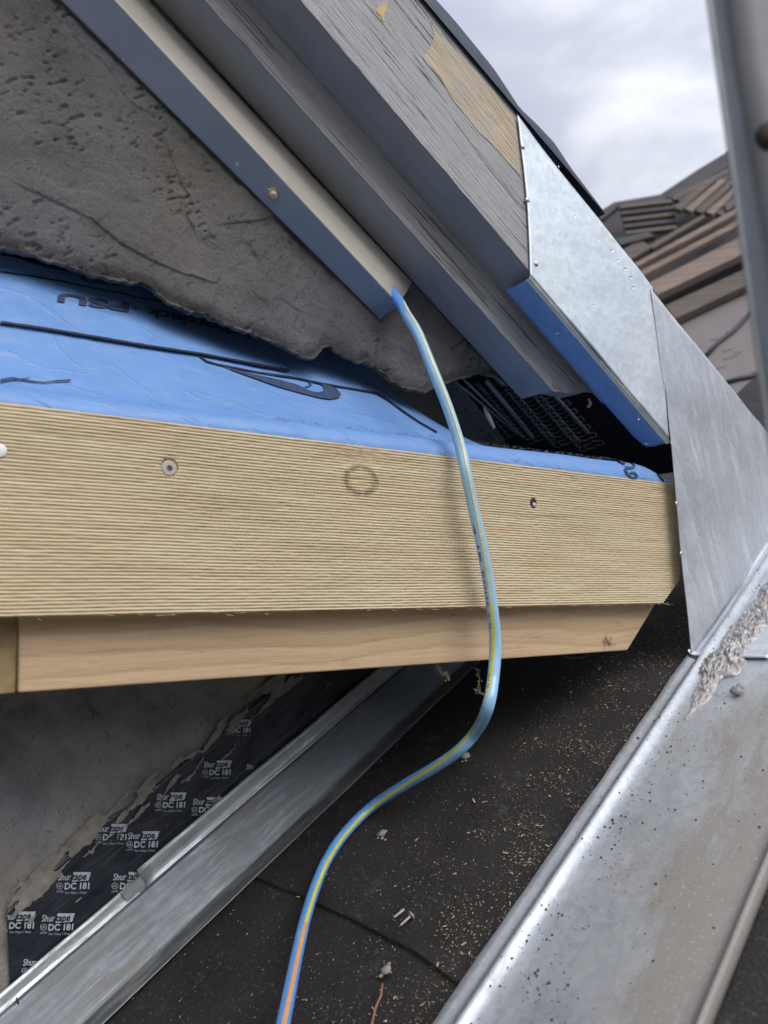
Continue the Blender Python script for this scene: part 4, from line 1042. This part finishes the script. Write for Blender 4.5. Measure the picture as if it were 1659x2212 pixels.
hose_strip(int(nH*.40), int(nH*.86), offs, .27, 'stripe', MT['yellow'])
hose_strip(int(nH*.86), nH, offs, .30, 'stripe', MT['orange'])
def hose_text(s, i0, i1, an0, hgt):
    q, fs = textmesh(s, 0.01, 0, 1.1); vs = []
    for a, h in q:
        f = lerp(i0, i1, a); k = min(int(f), len(hc)-2); P = hc[k].lerp(hc[k+1], f-k); T = (hc[k+1]-hc[k]).normalized(); V_ = (-P).normalized(); side = T.cross(V_).normalized(); out = side.cross(T).normalized()
        if out.dot(V_) < 0: out = -out
        an = an0 - h*hgt; vs.append(P+(side*math.sin(an)+out*math.cos(an))*(RH*1.01+.0002))
    b = MB(); b.add(vs, fs, [(0, 0)]*len(vs)); b.build('printed_text', m_plain('faint print', (.08, .14, .25), .5), hs)
hose_text('ROHE 2.0', 78, 92, .95, .5); hose_text('USE O', 104, 114, .9, .5); hose_text('4 IE', 68, 76, .95, .5)

# ================================================================== CAVITY: added light-blocking back wall, lath, rods
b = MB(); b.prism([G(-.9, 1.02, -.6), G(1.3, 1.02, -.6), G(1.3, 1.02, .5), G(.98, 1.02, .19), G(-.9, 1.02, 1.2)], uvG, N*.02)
tag(b.build('back_panel_blocker', MT['dark']), 'near black blocker panel added to stop light at the back of the cavity', 'sheathing panel')  # back panel added as light blocker, near-black so the cavity stays dark
def lathp(a, b_):     # a along rods, b across, on a slanted panel
    x = 1050+a*100+b_*140; y = 822+a*118+b_*22
    P = onD(x, y, .668+.03*a); fold = abs((b_*2.5) % 1-.5)*2
    fold = .5-.5*math.cos(fold*math.pi); return P + N*(.018*fold-.012) + Z*(-.010*fold)
lt = thing('wire_lath', 'dark folded wire lath with metal rods hanging in the gap below the stucco', 'wire lath', lathp(.5, .5))
b = MB(); NA, NB = 15, 15
for k in range(NA):
    a = k/(NA-1); b.tube([lathp(a + (.012 if q % 2 else -.012), q/30) for q in range(31)], .00045, 4, cap=False)
    if k < NA-1:
        for q in range(NB+1):
            if (q+k) % 2: continue
            c = q/NB; b.tube([lathp(a, c), lathp(a+1/(NA-1), c)], .00045, 4, cap=False)
for k in range(11):  # second panel to the left, smaller
    a = k/10
    b.tube([lathp(a*.9+.1, -.75+q/14*.6)+N*.01 for q in range(15)], .0004, 4, cap=False)
for q in range(9): b.tube([lathp(.1+k/10*.9, -.75+q/8*.6)+N*.01 for k in range(11)], .0004, 4, cap=False)
b.build('mesh', MT['wire'], lt)
RODM = m_plain('grey rod', (.15, .165, .18), .5, .4)
for (x0, y0, x1, y1, r) in ((1180, 835, 1270, 934, .0022), (1050, 822, 1150, 945, .0026), (1000, 818, 1130, 945, .0014), (985, 825, 1120, 940, .0010)):
    b = MB(); b.tube([onD(x0, y0, .655), onD(x1, y1, .69)], r, 8); b.build('rod', RODM, lt, True)
b = MB(); b.tube([onD(1045, 880, .66), onD(1055, 900, .655), onD(1068, 925, .65)], lambda q: .0012+.0016*math.sin(q*2.9), 6); tag(b.build('wood_splinter', MT['bare'], None, True), 'pale wood splinter poking out of the dark gap beside the hose', 'splinter')
b = MB(); b.tube([onD(1272, 862, D2), onD(1276, 873, D2-.002), onD(1270, 880, D2)], .0016, 6); tag(b.build('wood_splinter', MT['bare'], None, True), 'tiny tan splinter at the ragged end of the trim', 'splinter')
# fuzzy dirt along the roll crest
b = MB()
for k in range(260):
    s = random.uniform(.28, .72); P = Mp(s, random.uniform(.012, .022), .0004); a = [P+Vector((random.uniform(-.004, .004), random.uniform(-.003, .003), random.uniform(0, .0035))) for _ in range(2)]
    b.tube([P, a[0], a[1]], .00010, 3, cap=False)
tag(b.build('fuzz', m_plain('fuzz', (.20, .22, .26), .9)), 'grey fuzz and dust on the crest of the blue roll', 'fuzz', kind='stuff')

# ================================================================== LADDER RAIL (near, right)
TL = .285
def onY(x, y, T): q = ray(x, y); return q*T
lad = thing('ladder_rail', 'out of focus grey metal rail standing close to the viewer at the top right', 'ladder', onY(1640, 900, TL))
def lad_poly(pts, T0, T1, name, m):
    b = MB(); n = len(pts)//2
    vs = [onY(x, y, T0) for x, y in pts]; b.prism(vs, lambda P: (P[0], P[2]), FW*(T1-T0)); return b.build(name, m, lad)
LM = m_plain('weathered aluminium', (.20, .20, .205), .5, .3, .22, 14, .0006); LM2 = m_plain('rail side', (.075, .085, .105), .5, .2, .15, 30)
b = MB(); Lp = [(1531, -160), (1556, 160), (1583, 420), (1606, 640), (1637, 830), (1665, 980), (1700, 1180)]; Rp = [(1566, -160), (1590, 160), (1613, 420), (1634, 640), (1659, 830), (1684, 980), (1715, 1180)]
Lp = [(1530+.139*y, y) for y in (-500, 133, 266, 400, 520, 700, 3000)]; Rp = [(1500, -500), (1583, 133), (1606, 266), (1629, 400), (1650, 520), (1683, 700), (2080, 3000)]
def col_(pts, T): return [onY(x, y, T) for x, y in pts]
n7 = len(Lp)
def strip(A, B_, name, m, th):
    b = MB(); b.grid(lambda i, j: A[min(n7-1, int(i*(n7-1)))].lerp(A[min(n7-1, int(i*(n7-1))+1)], i*(n7-1)-int(i*(n7-1))).lerp(B_[min(n7-1, int(i*(n7-1)))].lerp(B_[min(n7-1, int(i*(n7-1))+1)], i*(n7-1)-int(i*(n7-1))), j), 30, 3)
    o = b.build(name, m, lad, True); sheet(o, th, 0); return o
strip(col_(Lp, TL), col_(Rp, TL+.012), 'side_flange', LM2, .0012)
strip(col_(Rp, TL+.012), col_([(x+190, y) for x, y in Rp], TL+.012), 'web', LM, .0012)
strip(col_([(x-4, y) for x, y in Lp], TL-.002), col_([(x+5, y) for x, y in Lp], TL-.002), 'lip', m_plain('pale rail lip', (.24, .26, .26), .4, .3), .001)
b = MB(); P = onY(1662, 292, TL+.0105); b.tube([P, P+FW*.004], .0052, 20); b.build('rung_hole', MT['recess'], lad, True)

# ================================================================== NEIGHBOURING SHAKE ROOF (far, right)
BGO = ray(1500, 650)*2.9; bgn = (Vector((0, -1, 0))*.78 + Z*.62 - Vector((.15, 0, 0))).normalized()
def onB(x, y, off=0.0): return onP(x, y, BGO+bgn*off, bgn)
bgX = Vector((1, 0, 0)) - bgn*bgn.x; bgX.normalize(); bgY = bgn.cross(bgX)
uvB = lambda P: (Vector(P).dot(bgX), Vector(P).dot(bgY))
bk = thing('shake_roof', 'blurred brown cedar shake roof with loose stepped boards, beyond the metal flashing', 'roof', onB(1500, 700))
b = MB(); b.prism([onB(x, y) for x, y in ((1270, 500), (1286, 463), (1326, 437), (1426, 420), (1506, 367), (1579, 323), (1700, 250), (2100, 100), (2200, 1500), (1300, 1400), (1250, 700))], uvB, -bgn*.05); b.build('deck', m_plain('dark roof under shakes', (.055, .05, .055), .9, 0, .3, 2), bk)
def shake(pix, off, th, m): b = MB(); b.prism([onB(x, y, off) for x, y in pix], uvB, -bgn*th, (0, 1)); b.build('shake', m, bk)
def Bq(*c): return [(1210+x*.2708, 328+y*.2708) for x, y in c]
A_, C_, Dk = MT['shake2'], MT['shake'], MT['shake3']
shake(Bq((700, 1050), (1700, 545), (1720, 690), (775, 1140)), .10, .03, A_)
shake(Bq((840, 1225), (1700, 830), (1720, 955), (920, 1330)), .07, .03, C_)
shake(Bq((630, 955), (1700, 395), (1700, 440), (652, 990)), .13, .02, A_)
shake(Bq((590, 890), (1330, 490), (1500, 405), (1500, 440), (1340, 530), (615, 912)), .15, .02, A_)
shake(Bq((705, 745), (1140, 500), (1160, 520), (740, 770)), .16, .02, C_)
shake(Bq((500, 780), (640, 700), (735, 760), (560, 860)), .16, .02, C_)
shake(Bq((440, 690), (700, 640), (760, 668), (480, 740)), .17, .02, Dk)
for k in range(5):   # near horizontal butts on the left
    y0 = 395+k*52; shake(Bq((470+12*k, y0+28), (880+10*k, y0-22), (900+10*k, y0+5), (480+12*k, y0+52)), .16-.01*k, .02, (C_, Dk)[k % 2])
for k in range(5):   # fanned boards to the right
    x0 = 905+k*85; y0 = 440+k*12; shake(Bq((x0, y0), (x0+290, y0-230-k*6), (x0+340, y0-225-k*6), (x0+60, y0+22)), .17-.008*k, .02, (C_, A_, C_, A_, C_)[k])
for k in range(4):   # upper weathered courses
    shake(Bq((850+40*k, 345+10*k), (1420, 30+55*k), (1430, 66+55*k), (870+40*k, 372+12*k)), .14, .02, (Dk, C_)[k % 2])
shake(Bq((300, 500), (440, 405), (800, 350), (830, 352), (820, 385), (470, 430), (330, 540)), .12, .02, Dk)
shake(Bq((1310, 420), (1420, 350), (1440, 400), (1330, 470)), .15, .02, C_)
for k in range(7):   # the same courses carry on to the right, past the rail
    y0 = 545-k*95; shake(Bq((1705, y0), (3000, y0-655), (3020, y0-545), (1720, y0+80)), .13-.01*(k % 3), .03, (A_, C_, Dk)[k % 3])
under = Bq((905, 1338), (1500, 1045), (2600, 500), (3200, 4000), (900, 4000), (600, 1700))
b = MB(); b.prism([onB(x, y, .03) for x, y in under], uvB, -bgn*.02); b.build('underlayment', MT['under'], bk)
for pts in (((1140, 1650), (1260, 1520), (1370, 1440), (1440, 1370), (1540, 1265)), ((1290, 1850), (1420, 1810), (1640, 1770))):
    P = [onB(*q, .036) for q in Bq(*pts)]; b = MB(); b.tube(P, .008, 6); b.build('cord', MT['black'], bk, True)
for k in range(26):
    x = random.uniform(900, 1600); y = 1330+random.uniform(0, 900); L = random.uniform(50, 220)
    if k % 2: x = random.uniform(1050, 1600)
    P = [onB(*q, .033) for q in Bq((x, y), (x+L, y-L*.38))]; b = MB(); b.tube(P, .0022, 5); b.build('scuff_line', m_plain('pale scuff', (.34, .28, .26), .8), bk)
